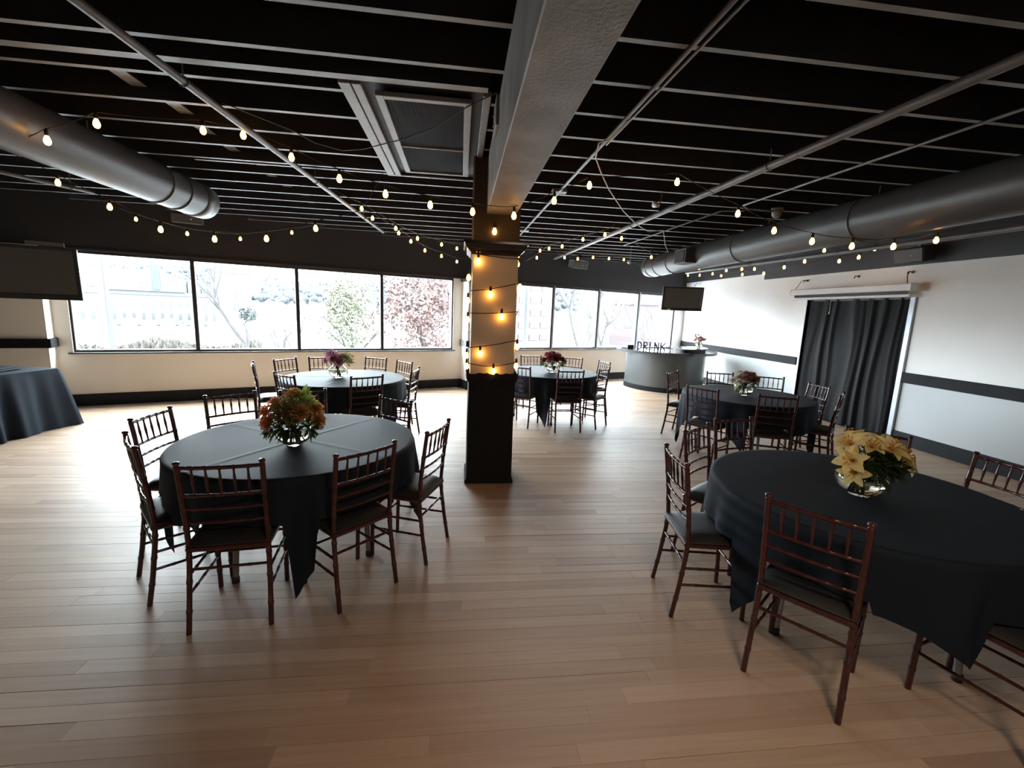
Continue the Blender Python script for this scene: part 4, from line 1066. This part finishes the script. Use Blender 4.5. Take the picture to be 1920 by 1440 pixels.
# ================================================================== STRING LIGHTS
def bulb_mesh():
    k = MB(); k.lathe([(0.001, -0.062), (0.010, -0.060), (0.017, -0.052), (0.0205, -0.040), (0.0195, -0.028), (0.014, -0.014), (0.0095, -0.004), (0.009, 0.0)], 14)
    return k.mesh('bulb', M['bulb'])
def socket_mesh():
    k = MB(); k.lathe([(0.001, 0.042), (0.006, 0.042), (0.010, 0.034), (0.0115, 0.030), (0.0115, 0.0), (0.0105, -0.003), (0.001, -0.003)], 12)
    return k.mesh('socket', M['socket'])
BULB, SOCK = bulb_mesh(), socket_mesh()
def string(label, bulbs, pre=(), post=(), sag=0.02, mids=None):
    o0 = Vector(bulbs[0]) if not pre else Vector(pre[0])
    t = thing('string_lights', label, 'string lights', o0, 0, 'strings of warm bulbs')
    B = [Vector(b_) for b_ in bulbs]
    anchors = [Vector(p) for p in pre] + [b_ + Vector((0, 0, 0.07)) for b_ in B] + [Vector(p) for p in post]
    path = []
    for i in range(len(anchors) - 1):
        a, b_ = anchors[i], anchors[i + 1]
        for j in range(6):
            u = j / 6; path.append(a.lerp(b_, u) + Vector((0, 0, -sag * 4 * u * (1 - u))) - o0)
    path.append(anchors[-1] - o0)
    k = MB(); k.tube(path, 0.0035, 5); k.build('cable', M['cable'], t)
    for b_ in B:
        so_ = obj('socket', SOCK, t, b_ + Vector((0, 0, 0.03)) - o0)
        bo = obj('bulb', BULB, so_, (0, 0, 0))
    return t
S1 = [(-2.75, 3.50, 2.69), (-2.44, 3.50, 2.82), (-1.93, 3.80, 2.93), (-1.65, 3.80, 2.92), (-1.31, 3.80, 2.79), (-0.96, 3.80, 2.66), (-0.61, 3.80, 2.57), (-0.26, 3.80, 2.51), (0.08, 3.80, 2.48), (0.42, 3.80, 2.47), (0.75, 3.80, 2.61), (1.04, 3.80, 2.75), (1.80, 3.80, 2.83), (2.38, 3.80, 2.61), (2.74, 3.80, 2.49), (3.12, 3.80, 2.42), (3.52, 3.80, 2.40), (3.94, 3.80, 2.42), (4.37, 3.80, 2.50)]
string('long string of warm bulbs swagged across the room past the column top', S1, [(-3.0, 3.45, 2.62)], [(4.70, 3.8, 2.66), (4.95, 3.8, 2.99)], 0.012)
string('string of warm bulbs sagging in a low curve at the left', [(-3.57, 4.60, 2.66), (-3.17, 4.60, 2.48), (-2.76, 4.60, 2.31), (-2.30, 4.60, 2.25), (-1.84, 4.60, 2.28), (-1.39, 4.60, 2.40)], [(-4.1, 4.6, 2.98)], [(-1.0, 4.75, 2.62), (-0.8, 4.86, 3.02)], 0.01)
string('string of small warm bulbs close to the black wall above the left windows', [(-4.59, 7.13, 2.77), (-4.05, 7.35, 2.64), (-3.43, 7.61, 2.64), (-2.76, 7.89, 2.82)], [(-5.0, 6.98, 3.0)], [(-2.4, 8.05, 3.0)], 0.01)
string('upper string of warm bulbs running from the left pipe to the wall pier', [(-1.27, 6.07, 2.90), (-0.93, 6.65, 2.78), (-0.68, 7.19, 2.74), (-0.34, 7.77, 2.75), (-0.09, 8.31, 2.77)], [(-1.5, 5.7, 3.01)], [(0.1, 8.7, 2.9)], 0.01)
string('lower string of warm bulbs running from the left pipe to the wall pier', [(-1.25, 6.67, 2.90), (-0.95, 7.10, 2.79), (-0.81, 7.47, 2.73), (-0.62, 7.86, 2.65), (-0.36, 8.28, 2.62), (-0.09, 8.70, 2.58)], [(-1.38, 6.4, 2.99)], [(0.15, 9.1, 2.7)], 0.01)
string('string of warm bulbs rising from behind the column towards the thick ceiling pipe', [(1.46, 8.85, 2.75), (1.59, 8.30, 2.86), (1.71, 7.75, 2.83), (1.93, 7.23, 2.88), (2.12, 6.70, 2.88)], [(1.3, 9.3, 2.72)], [(2.2, 6.5, 3.0)], 0.01)
string('string of two warm bulbs leading to the end of the right duct', [(2.42, 6.81, 2.86), (3.50, 8.16, 2.79)], [(2.30, 6.62, 3.0)], [(3.66, 8.62, 3.0)], 0.02)
string('string of small warm bulbs above the right windows near the pale speaker', [(1.47, 8.57, 2.85), (2.01, 8.83, 2.78), (2.32, 9.00, 2.79), (2.69, 9.19, 2.86), (3.10, 9.40, 2.88), (3.50, 9.60, 2.90)], [(1.1, 8.4, 2.99)], [(3.9, 9.75, 3.0)], 0.01)
string('inner string of warm bulbs along the right wall below the duct', [(5.35, 10.95, 2.90), (5.35, 10.50, 2.86), (5.35, 9.78, 2.79), (5.35, 8.71, 2.69), (5.35, 8.20, 2.67), (5.35, 7.82, 2.64), (5.35, 7.05, 2.60), (5.35, 6.61, 2.65), (5.35, 6.25, 2.77)], [(5.35, 11.3, 3.0)], [(5.35, 5.9, 2.98)], 0.02)
string('outer string of warm bulbs along the right wall against the black band', [(5.80, 11.13, 2.79), (5.80, 10.55, 2.75), (5.80, 9.98, 2.74), (5.80, 9.62, 2.67), (5.80, 8.85, 2.64), (5.80, 8.18, 2.61), (5.80, 6.45, 2.66), (5.80, 6.11, 2.68), (5.80, 5.87, 2.77)], [(5.80, 11.5, 2.98)], [(5.80, 5.6, 2.98)], 0.02)
# string wound round the column
cs = thing('string_lights', 'string of warm bulbs wound around the beige part of the column', 'string lights', ((cx0 + cx1) / 2, (cy0 + cy1) / 2, 0), 0, 'strings of warm bulbs')
ox, oy = (cx0 + cx1) / 2, (cy0 + cy1) / 2
H = 0.21 + 0.012
turns = [(2.20, 2.17), (1.86, 1.95), (1.66, 1.69), (1.34, 1.42), (1.19, 1.21)]
path = []
for i, (za, zb) in enumerate(turns):
    zn = turns[i + 1][0] if i + 1 < len(turns) else 1.12
    dip = -0.03 if i == 4 else -0.008
    path += [(-H, -H, za), (-0.07, -H, za + (zb - za) * .33 + dip), (0.07, -H, za + (zb - za) * .66 + dip), (H, -H, zb)]
    path += [(H, H, zb + (zn - zb) * .33), (-H, H, zb + (zn - zb) * .66)]
k = MB(); k.tube(path, 0.004, 5); k.build('cable', M['cable'], cs)
for x, y_, z in ((-0.16, -H - .02, 2.13), (-0.04, -H - .02, 1.84), (0.07, -H - .02, 1.64), (-0.12, -H - .02, 1.29), (0.01, -H - .02, 1.125), (H + .015, -0.19, 1.92), (H + 0.01, -0.2, 1.36), (H + .015, -0.15, 1.17), (-H - .02, -0.12, 1.99), (-H - .02, 0.0, 1.78), (-H - .02, -0.15, 1.60), (-H - .02, 0.05, 1.24), (-H - .02, -0.1, 1.15), (H + .02, 0.1, 2.16), (-0.02, -H - .01, 2.40)):
    so_ = obj('socket', SOCK, cs, (x, y_, z + 0.03)); obj('bulb', BULB, so_)
# loose cords
tag_c = lambda nm, lb, m, pts, r: tag((lambda k_: (k_.tube(pts, r, 6), k_.build(nm, m))[1])(MB()), lb, 'cord')
tag_c('power_cord', 'white cord hanging in a loose curve below the right hand joists', M['wcable'], [(1.12, 3.06, 3.0), (1.07, 3.19, 2.97), (1.05, 3.37, 2.95), (1.00, 3.47, 2.96), (1.05, 3.7, 2.93), (1.19, 3.98, 2.90), (1.42, 4.45, 2.90), (1.80, 5.08, 2.86), (2.10, 5.52, 2.845), (2.38, 5.92, 2.85), (2.74, 6.53, 2.93), (2.96, 6.57, 2.97)], 0.006)
tag_c('power_cord', 'thin black cord drooping in front of the ceiling grille', M['cable'], [(-1.6, 3.4, 2.98), (-1.22, 3.56, 2.90), (-1.10, 3.69, 2.87), (-0.92, 3.75, 2.85), (-0.74, 3.67, 2.85), (-0.47, 3.50, 2.87), (-0.22, 3.32, 2.90), (0.01, 3.06, 2.95), (0.19, 2.92, 2.99)], 0.004)
tag_c('power_cord', 'short white cord dangling from the conduit near the right duct', M['wcable'], [(2.98, 6.6, 2.97), (3.08, 6.75, 2.88), (3.12, 6.8, 2.80), (3.22, 6.9, 2.72)], 0.005)
# added fill lamp, out of view, to warm and brighten the foreground floor
t = thing('fill_lamp', 'added fill lamp in a drum shade, unseen above the camera', 'lamp', (0.95, -0.158, 2.80))
q = MB(); q.lathe([(0.001, 0.18), (0.05, 0.18), (0.30, 0.16), (0.30, 0.0), (0.292, 0.0), (0.29, 0.15), (0.001, 0.17)], 32); q.build('shade', M['black'], t)
q = MB(); q.lathe([(0.001, 0.03), (0.285, 0.03), (0.285, 0.035), (0.001, 0.035)], 32); q.build('diffuser', M['lens'], t)
q = MB(); q.tube([(0, 0, 0.17), (0, 0, 0.24)], 0.014, 8); q.build('stem', M['black'], t)
ld = bpy.data.lights.new('fill_lamp_light', 'AREA'); ld.shape = 'DISK'; ld.size = 0.55; ld.energy = 34; ld.color = (1.0, 0.74, 0.54)
lo = bpy.data.objects.new('fill_lamp_light', ld); COL.objects.link(lo); lo.parent = t; lo.location = (0, 0, -0.01)
# spot lamps
for (x, y_, z, az), lb in (((2.13, 4.896, 2.90, 200), 'small spot lamp clamped to the thick ceiling pipe'), ((3.28, 8.659, 2.72, 170), 'small spot lamp hanging at the end of the right duct')):
    t = thing('spot_lamp', lb, 'lamp', (x, y_, z), R(az))
    q = MB(); q.lathe([(0.001, 0), (0.02, 0), (0.035, 0.07), (0.033, 0.07), (0.018, 0.006), (0.001, 0.006)], 16, Matrix.Rotation(R(70), 4, 'X')); q.build('shade', M['white'], t)
    q = MB(); q.tube([(0, 0, 0), (0, 0.03, 0.05), (0, 0.04, JB - z + 0.01)], 0.006, 6); q.build('stem', M['pipe'], t)

# ================================================================== OUTSIDE
GZ = -3.5
X = {}
X['ground'] = mat('pale_concrete_ground', (0.22, 0.22, 0.22), 0.8, var=0.3, scale=0.15)
X['road'] = mat('asphalt_road', (0.019, 0.02, 0.0205), 0.8)
X['water'] = mat('pale_canal_water', (0.02, 0.022, 0.023), 0.15)
X['reed'] = mat('dry_brown_reeds', (0.028, 0.0235, 0.019), 0.9, var=0.5, scale=2)
X['hill'] = mat('blue_green_wooded_hill', (0.013, 0.017, 0.02), 0.9, var=0.55, scale=0.03)
X['bwhite'] = mat('white_building_wall', (0.033, 0.034, 0.034), 0.8)
X['roof'] = mat('pale_blue_metal_roof', (0.008, 0.011, 0.0128), 0.6)
X['wdark'] = mat('far_window_glass', (0.0042, 0.0046, 0.005), 0.3)
X['banner'] = mat('bright_blue_banner', (0.001, 0.0085, 0.0145), 0.6)
X['brick'] = mat('red_brick_building', (0.026, 0.0165, 0.017), 0.8)
X['teal'] = mat('teal_glass_building', (0.019, 0.0225, 0.0225), 0.4)
X['bark'] = mat('grey_brown_bark', (0.016, 0.0145, 0.0145), 0.9)
X['red'] = mat('russet_autumn_leaf', (0.044, 0.0195, 0.0155), 0.6, var=0.45, scale=1.5)
X['yg'] = mat('yellow_green_autumn_leaf', (0.04, 0.041, 0.0215), 0.6, var=0.4, scale=1.5)
X['evg'] = mat('dark_evergreen', (0.018, 0.0225, 0.0205), 0.8)
X['post'] = mat('blue_grey_steel_post', (0.0038, 0.0052, 0.0062), 0.5)
X['yellow'] = mat('yellow_machine_paint', (0.024, 0.023, 0.006), 0.5)
X['car'] = mat('grey_blue_car_paint', (0.014, 0.016, 0.018), 0.3)
k = MB()
def wq(s0, d0, s1, d1, z): return [wpt(s0, -d0, z), wpt(s1, -d0, z), wpt(s1, -d1, z), wpt(s0, -d1, z)]
k.add(wq(-500, 0.6, 500, 900, GZ), [(0, 1, 2, 3)])
struct(k.build('ground', X['ground']), 'pale open ground outside the windows')
k = MB(); k.add(wq(-200, 34, 8, 42, GZ + 0.03), [(0, 1, 2, 3)]); struct(k.build('canal', X['water']), 'strip of pale water outside the left windows')
k = MB(); k.add(wq(-200, 62, 300, 72, GZ + 0.03), [(0, 1, 2, 3)]); struct(k.build('road', X['road']), 'road crossing outside the windows')
k = MB(); rn = random.Random(4)
for _ in range(5200):
    s_, d_ = rn.uniform(-36, 2), rn.uniform(43, 49)
    p = wpt(s_, -d_, GZ); h_ = rn.uniform(0.5, 1.5) * (0.6 + 0.4 * math.sin(s_ * 0.7)); a = rn.uniform(0, 6)
    dx = Vector((math.cos(a), math.sin(a), 0)) * rn.uniform(.15, .35)
    k.add([p - dx, p + dx, p + Vector((rn.uniform(-.4, .4), rn.uniform(-.4, .4), h_))], [(0, 1, 2)])
tag(k.build('reed_bank', X['reed']), 'bank of dry brown reeds beside the pale water', 'reeds', kind='stuff')
# hill
k = MB(); pts = []; ns, nd = 160, 14
for i in range(ns + 1):
    a = R(55 + 90 * i / ns)
    for j in range(nd + 1):
        d = 420 + 220 * j / nd
        hz = (44 + 14 * math.sin(a * 5 + 1) + 6 * math.sin(a * 13)) * (j / nd) ** 0.8
        bump = 2.4 * (math.sin(i * 1.7 + j) * math.sin(j * 2.1 + i * 0.3) + 0.8 * math.sin(i * 3.1 + j * 1.7))
        pts.append((d * math.cos(a), d * math.sin(a), GZ + hz + (bump if j else 0)))
k.grid(pts, ns + 1, nd + 1)
struct(k.build('hillside', X['hill']), 'hazy wooded hillside on the horizon')
k = MB(); rn = random.Random(8)
for _ in range(2600):
    a = R(rn.uniform(75, 138)); j = rn.uniform(0.1, 1.0); d = 420 + 220 * j
    z = GZ + (44 + 14 * math.sin(a * 5 + 1) + 6 * math.sin(a * 13)) * j ** 0.8
    r_ = rn.uniform(2, 4.2); p = Vector((d * math.cos(a), d * math.sin(a), z + r_ * .4))
    k.lathe([(0.01, r_ * 1.2), (r_ * .6, r_ * .8), (r_, 0.1 * r_), (r_ * .7, -r_ * .6)], 7, Matrix.Translation(p))
tag(k.build('hill_woodland', X['hill']), 'distant trees covering the hazy hillside', 'trees', kind='stuff')

# white building with the blue banner
d0 = Vector((-51.28 + 68.88, 99.57 - 88.32, 0)).normalized(); n0 = Vector((d0.y, -d0.x, 0))
wbang = math.atan2(d0.y, d0.x)
wbd = thing('civic_building', 'long white building with a blue banner seen through the first window', 'building', (-70.5, 87.3, GZ), wbang)
def blk(par, name, x0, y0, z0, x1, y1, z1, m):
    k = MB(); k.box(x0, y0, z0, x1, y1, z1); return k.build(name, m, par)
blk(wbd, 'wall', -14, 0, 0, 24.5, 14, 6.3, X['bwhite'])
blk(wbd, 'cornice', -14, -0.15, 5.55, 24.5, 0, 5.75, X['wdark'])
for fl_ in range(2):
    for i in range(26):
        xx = -12.5 + i * 1.42
        wo = blk(wbd, 'window', xx, -0.05, 0.9 + fl_ * 2.3, xx + 0.42, 0.02, 2.2 + fl_ * 2.3, X['wdark'])
k = MB()
k.add([(-14, 1, 6.3), (13.4, 1, 6.3), (13.4, 9, 10.6), (-14, 9, 10.6)], [(0, 1, 2, 3)])
k.build('roof', X['roof'], wbd)
blk(wbd, 'clerestory', -14, 0.8, 6.3, 9.5, 1.2, 7.5, X['bwhite'])
for i in range(14):
    blk(wbd, 'clerestory_window', -13.4 + i * 1.6, 0.72, 6.75, -12.5 + i * 1.6, 0.82, 7.2, X['wdark'])
k = MB()
g = [(6.2, 6.3), (6.2, 7.4), (13.0, 10.75), (13.6, 10.75), (18.6, 8.7), (18.6, 6.3)]
k.add([(x, -0.4, z) for x, z in g] + [(x, 6, z) for x, z in g], [tuple(range(6)), tuple(reversed(range(6, 12)))] + [(i, i + 6, (i + 1) % 6 + 6, (i + 1) % 6) for i in range(6)])
k.build('gable', X['bwhite'], wbd)
blk(wbd, 'banner', 13.55, -0.6, 6.6, 14.75, -0.42, 11.4, X['banner'])
for zz in (7.0, 7.7, 8.4, 9.1): blk(wbd, 'gable_window', 11.4, -0.48, zz, 12.3, -0.38, zz + 0.35, X['wdark'])
for zz in (6.9, 7.6, 8.3): blk(wbd, 'gable_window', 15.7, -0.48, zz, 16.3, -0.38, zz + 0.35, X['wdark'])
for i in range(5): blk(wbd, 'fin', 18.3 + i * 0.75, -0.2, 6.3, 18.45 + i * 0.75, 4, 9.2 - i * 0.22, X['roof'])
# tower block with rows of balconies
tw = thing('tower_block', 'distant pale multi-storey block seen through the second window', 'building', (-114.2, 222.4, GZ), math.atan2(6.3, 13.3))
blk(tw, 'wall', 0, 0, 0, 16, 12, 17.5, X['bwhite'])
for r_ in range(5):
    for i in range(10):
        blk(tw, 'window', 1.6 + i * 1.4, -0.1, 8.2 + r_ * 1.8, 2.6 + i * 1.4, 0.05, 9.2 + r_ * 1.8, X['wdark'])
blk(tw, 'roof_slab', -0.3, -0.3, 17.5, 16.3, 12, 18.0, X['bwhite'])
# red building beyond the column
rbd = thing('red_building', 'red brick building with bands of windows right of the column', 'building', (4.0, 59.0, GZ), math.atan2(5.0, 6.9))
blk(rbd, 'wall', 0, 0, 0, 11.5, 10, 10.5, X['brick'])
for r_ in range(5):
    for i in range(5):
        blk(rbd, 'window', 0.6 + i * 2.2, -0.08, 1.2 + r_ * 1.75, 2.3 + i * 2.2, 0.04, 2.0 + r_ * 1.75, X['wdark'])
blk(rbd, 'parapet', -0.1, -0.15, 10.5, 11.6, 10, 10.9, X['bwhite'])
pbd = thing('brick_hall', 'low reddish building seen through the sixth window', 'building', (26.0, 75.8, GZ), R(-22))
blk(pbd, 'wall', 0, 0, 0, 8, 8, 7.2, X['brick']); blk(pbd, 'roof_slab', -0.3, -0.3, 7.2, 8.3, 8.3, 7.6, X['bwhite'])
for i in range(4): blk(pbd, 'window', 0.8 + i * 1.8, -0.08, 3.2, 1.9 + i * 1.8, 0.04, 5.0, X['wdark'])
tbd = thing('glass_building', 'pale teal glass building behind the sixth window', 'building', (36.0, 114.5, GZ), R(-19))
blk(tbd, 'wall', 0, 0, 0, 9, 9, 13.0, X['teal'])
for i in range(8): blk(tbd, 'mullion', 0.5 + i * 1.1, -0.08, 0.5, 0.6 + i * 1.1, 0.0, 12.6, X['bwhite'])
blk(tbd, 'roof_slab', -0.2, -0.2, 13.0, 9.2, 9.2, 13.4, X['bwhite'])
# posts
def post(label, x, y_, w_, m):
    t = thing('steel_post', label, 'post', (x, y_, GZ))
    k = MB(); k.bbox(-w_ / 2, -w_ / 2, 0, w_ / 2, w_ / 2, 7.5, b=0.01); k.build('shaft', m, t)
    k = MB(); k.bbox(-w_, -w_, 0, w_, w_, 0.03, b=0.005); k.build('base_plate', m, t)
post('blue grey steel post standing outside the first window', -7.57, 10.57, 0.14, X['post'])
post('slim steel post standing outside the fifth window', 2.3, 15.83, 0.10, X['post'])
# lamp with a shallow shade
lp = thing('street_lamp', 'white street lamp with a shallow shade in front of the russet tree', 'lamp', (-2.52, 18.83, GZ))
k = MB(); k.tube([(0, 0, 0), (0, 0, 4.0)], [0.06, 0.045], 10); k.build('pole', M['white'], lp)
k = MB(); k.lathe([(0.02, 4.25), (0.16, 4.2), (0.38, 4.02), (0.40, 3.98), (0.1, 4.0), (0.02, 4.0)], 20); k.build('shade', M['white'], lp)
# yellow hydrant-like box near the sill
hy = thing('hydrant', 'small bright yellow hydrant outside the fifth window', 'hydrant', (2.55, 17.8, GZ))
k = MB(); k.lathe([(0.18, 0), (0.18, 0.06), (0.13, 0.08), (0.13, 0.5), (0.15, 0.52), (0.15, 0.56), (0.11, 0.66), (0.04, 0.74), (0.001, 0.75)], 16); k.build('body', X['yellow'], hy)
k = MB(); k.tube([(-0.22, 0, 0.4), (0.22, 0, 0.4)], 0.06, 10); k.build('outlet', X['yellow'], hy)

# trees
def branchy(k, p, d, L, r_, depth, rn, tips, spread=0.55):
    n = 4; pts = [p]; q = p; dd = d
    for i in range(n):
        dd = (dd + Vector((rn.uniform(-1, 1), rn.uniform(-1, 1), rn.uniform(-.3, .8))) * (0.03 if r_ > 0.1 else 0.09)).normalized()
        q = q + dd * L / n; pts.append(q)
    k.tube(pts, [r_ * (1 - 0.45 * i / n) for i in range(n + 1)], 5 if depth > 1 else 3, cap=False)
    if depth == 0:
        tips.append(q); return
    for c in range(rn.choice((2, 3, 3))):
        a = rn.uniform(0, 2 * PI); s_ = rn.uniform(.4, 1) * spread
        o_ = dd.orthogonal().normalized(); o2 = dd.cross(o_)
        nd_ = (dd + (o_ * math.cos(a) + o2 * math.sin(a)) * s_ * 1.4).normalized()
        branchy(k, pts[rn.choice((2, 3, 4))] if c else q, nd_, L * rn.uniform(.62, .82), r_ * .52, depth - 1, rn, tips, spread)
def tree(name, label, loc, h_, leafm, nleaf, crown, seed, depth=4, leaf=0.12, spread=0.55, group=None):
    rn = random.Random(seed); t = thing(name, label, 'tree', loc, 0, group)
    k = MB(); tips = []
    branchy(k, Vector((0, 0, 0)), Vector((0, 0, 1)), h_ * 0.36, h_ * 0.022, depth, rn, tips, spread)
    k.build('trunk', X['bark'], t)
    if leafm:
        k = MB()
        cc, cr = crown
        for _ in range(nleaf):
            d = Vector((rn.gauss(0, 1), rn.gauss(0, 1), rn.gauss(0, 1))).normalized() * (rn.uniform(0, 1) ** 0.45)
            lump = 1 + 0.25 * math.sin(5 * d.x + 3) * math.sin(6 * d.z + 1)
            p = Vector(cc) + Vector((d.x * cr[0], d.y * cr[1], d.z * cr[2])) * lump
            a = Vector((rn.uniform(-1, 1), rn.uniform(-1, 1), rn.uniform(-1, 1))).normalized(); b_ = a.orthogonal().normalized()
            s_ = leaf * rn.uniform(.6, 1.3)
            k.add([p - a * s_, p + b_ * s_ * .6, p + a * s_, p - b_ * s_ * .6], [(0, 1, 2, 3)])
        k.build('foliage', leafm, t)['kind'] = 'stuff'
    return t
tree('maple_tree', 'large russet autumn tree filling the fourth window', (-1.6, 22.5, GZ), 9, X['red'], 9000, ((0.3, 0, 5.4), (3.1, 2.4, 3.4)), 21, 4, 0.10)
tree('willow_tree', 'yellow green autumn tree in the third window', (-7.1, 29.8, GZ), 8, X['yg'], 4500, ((0, 0, 4.8), (1.7, 1.6, 2.9)), 22, 4, 0.10)
tree('bare_tree', 'leafless tree on the left of the third window', (-10.6, 30.5, GZ), 7, None, 0, None, 23, 5)
tree('bare_tree', 'leafless tree in the middle of the second window', (-11.0, 24.0, GZ), 8.5, None, 0, None, 24, 5)
tree('bare_tree', 'smaller leafless tree at the right of the second window', (-8.2, 22.0, GZ), 5.5, None, 0, None, 25, 5)
tree('bare_tree', 'leafless forked tree in the sixth window', (5.24, 19.3, GZ + 0.5), 8, None, 0, None, 26, 5, spread=0.45)
tree('bare_tree', 'leafless tree in the eighth window beside the television', (10.6, 21.5, GZ + 0.5), 7.5, None, 0, None, 27, 5, spread=0.45)
tree('bare_tree', 'leafless tree in the seventh window', (10.3, 31.5, GZ), 8, X['red'], 900, ((0, 0, 5.2), (1.8, 1.6, 1.8)), 28, 5, 0.09)
tree('evergreen_tree', 'dark evergreen at the right end of the white building', (-44.0, 99.0, GZ), 4, X['evg'], 900, ((0, 0, 2.4), (1.7, 1.7, 1.6)), 29, 3, 0.3)
# parked vehicles
def car(label, p, rz, m, sc_=1.0):
    t = thing('parked_car', label, 'car', p, rz, 'vehicles parked before the white building')
    k = MB(); pr = [(-2.1, 0.35), (-2.1, 0.8), (-1.2, 0.9), (-0.7, 1.42), (0.7, 1.45), (1.3, 0.95), (2.1, 0.8), (2.1, 0.35)]
    n = len(pr); k.add([(x, -0.85, z) for x, z in pr] + [(x, 0.85, z) for x, z in pr], [tuple(range(n)), tuple(reversed(range(n, 2 * n)))] + [(i, i + n, (i + 1) % n + n, (i + 1) % n) for i in range(n)])
    k.build('body', m, t)
    for x in (-1.35, 1.35):
        for s_ in (-1, 1):
            q = MB(); q.lathe([(0.001, -0.1), (0.33, -0.1), (0.33, 0.1), (0.001, 0.1)], 12, Matrix.Translation((x, s_ * 0.8, 0.33)) @ Matrix.Rotation(PI / 2, 4, 'X')); q.build('wheel', M['rubber'], t)
for i, (f, m, lb) in enumerate(((0.40, X['yellow'], 'yellow vehicle parked in front of the white building'), (0.62, X['car'], 'grey blue car, left of the pair before the white building'), (0.80, X['car'], 'grey blue car, right of the pair before the white building'))):
    p = Vector((-70.5, 87.3, GZ)) + d0 * (24.5 * f) + n0 * 7
    car(lb, p, wbang, m)
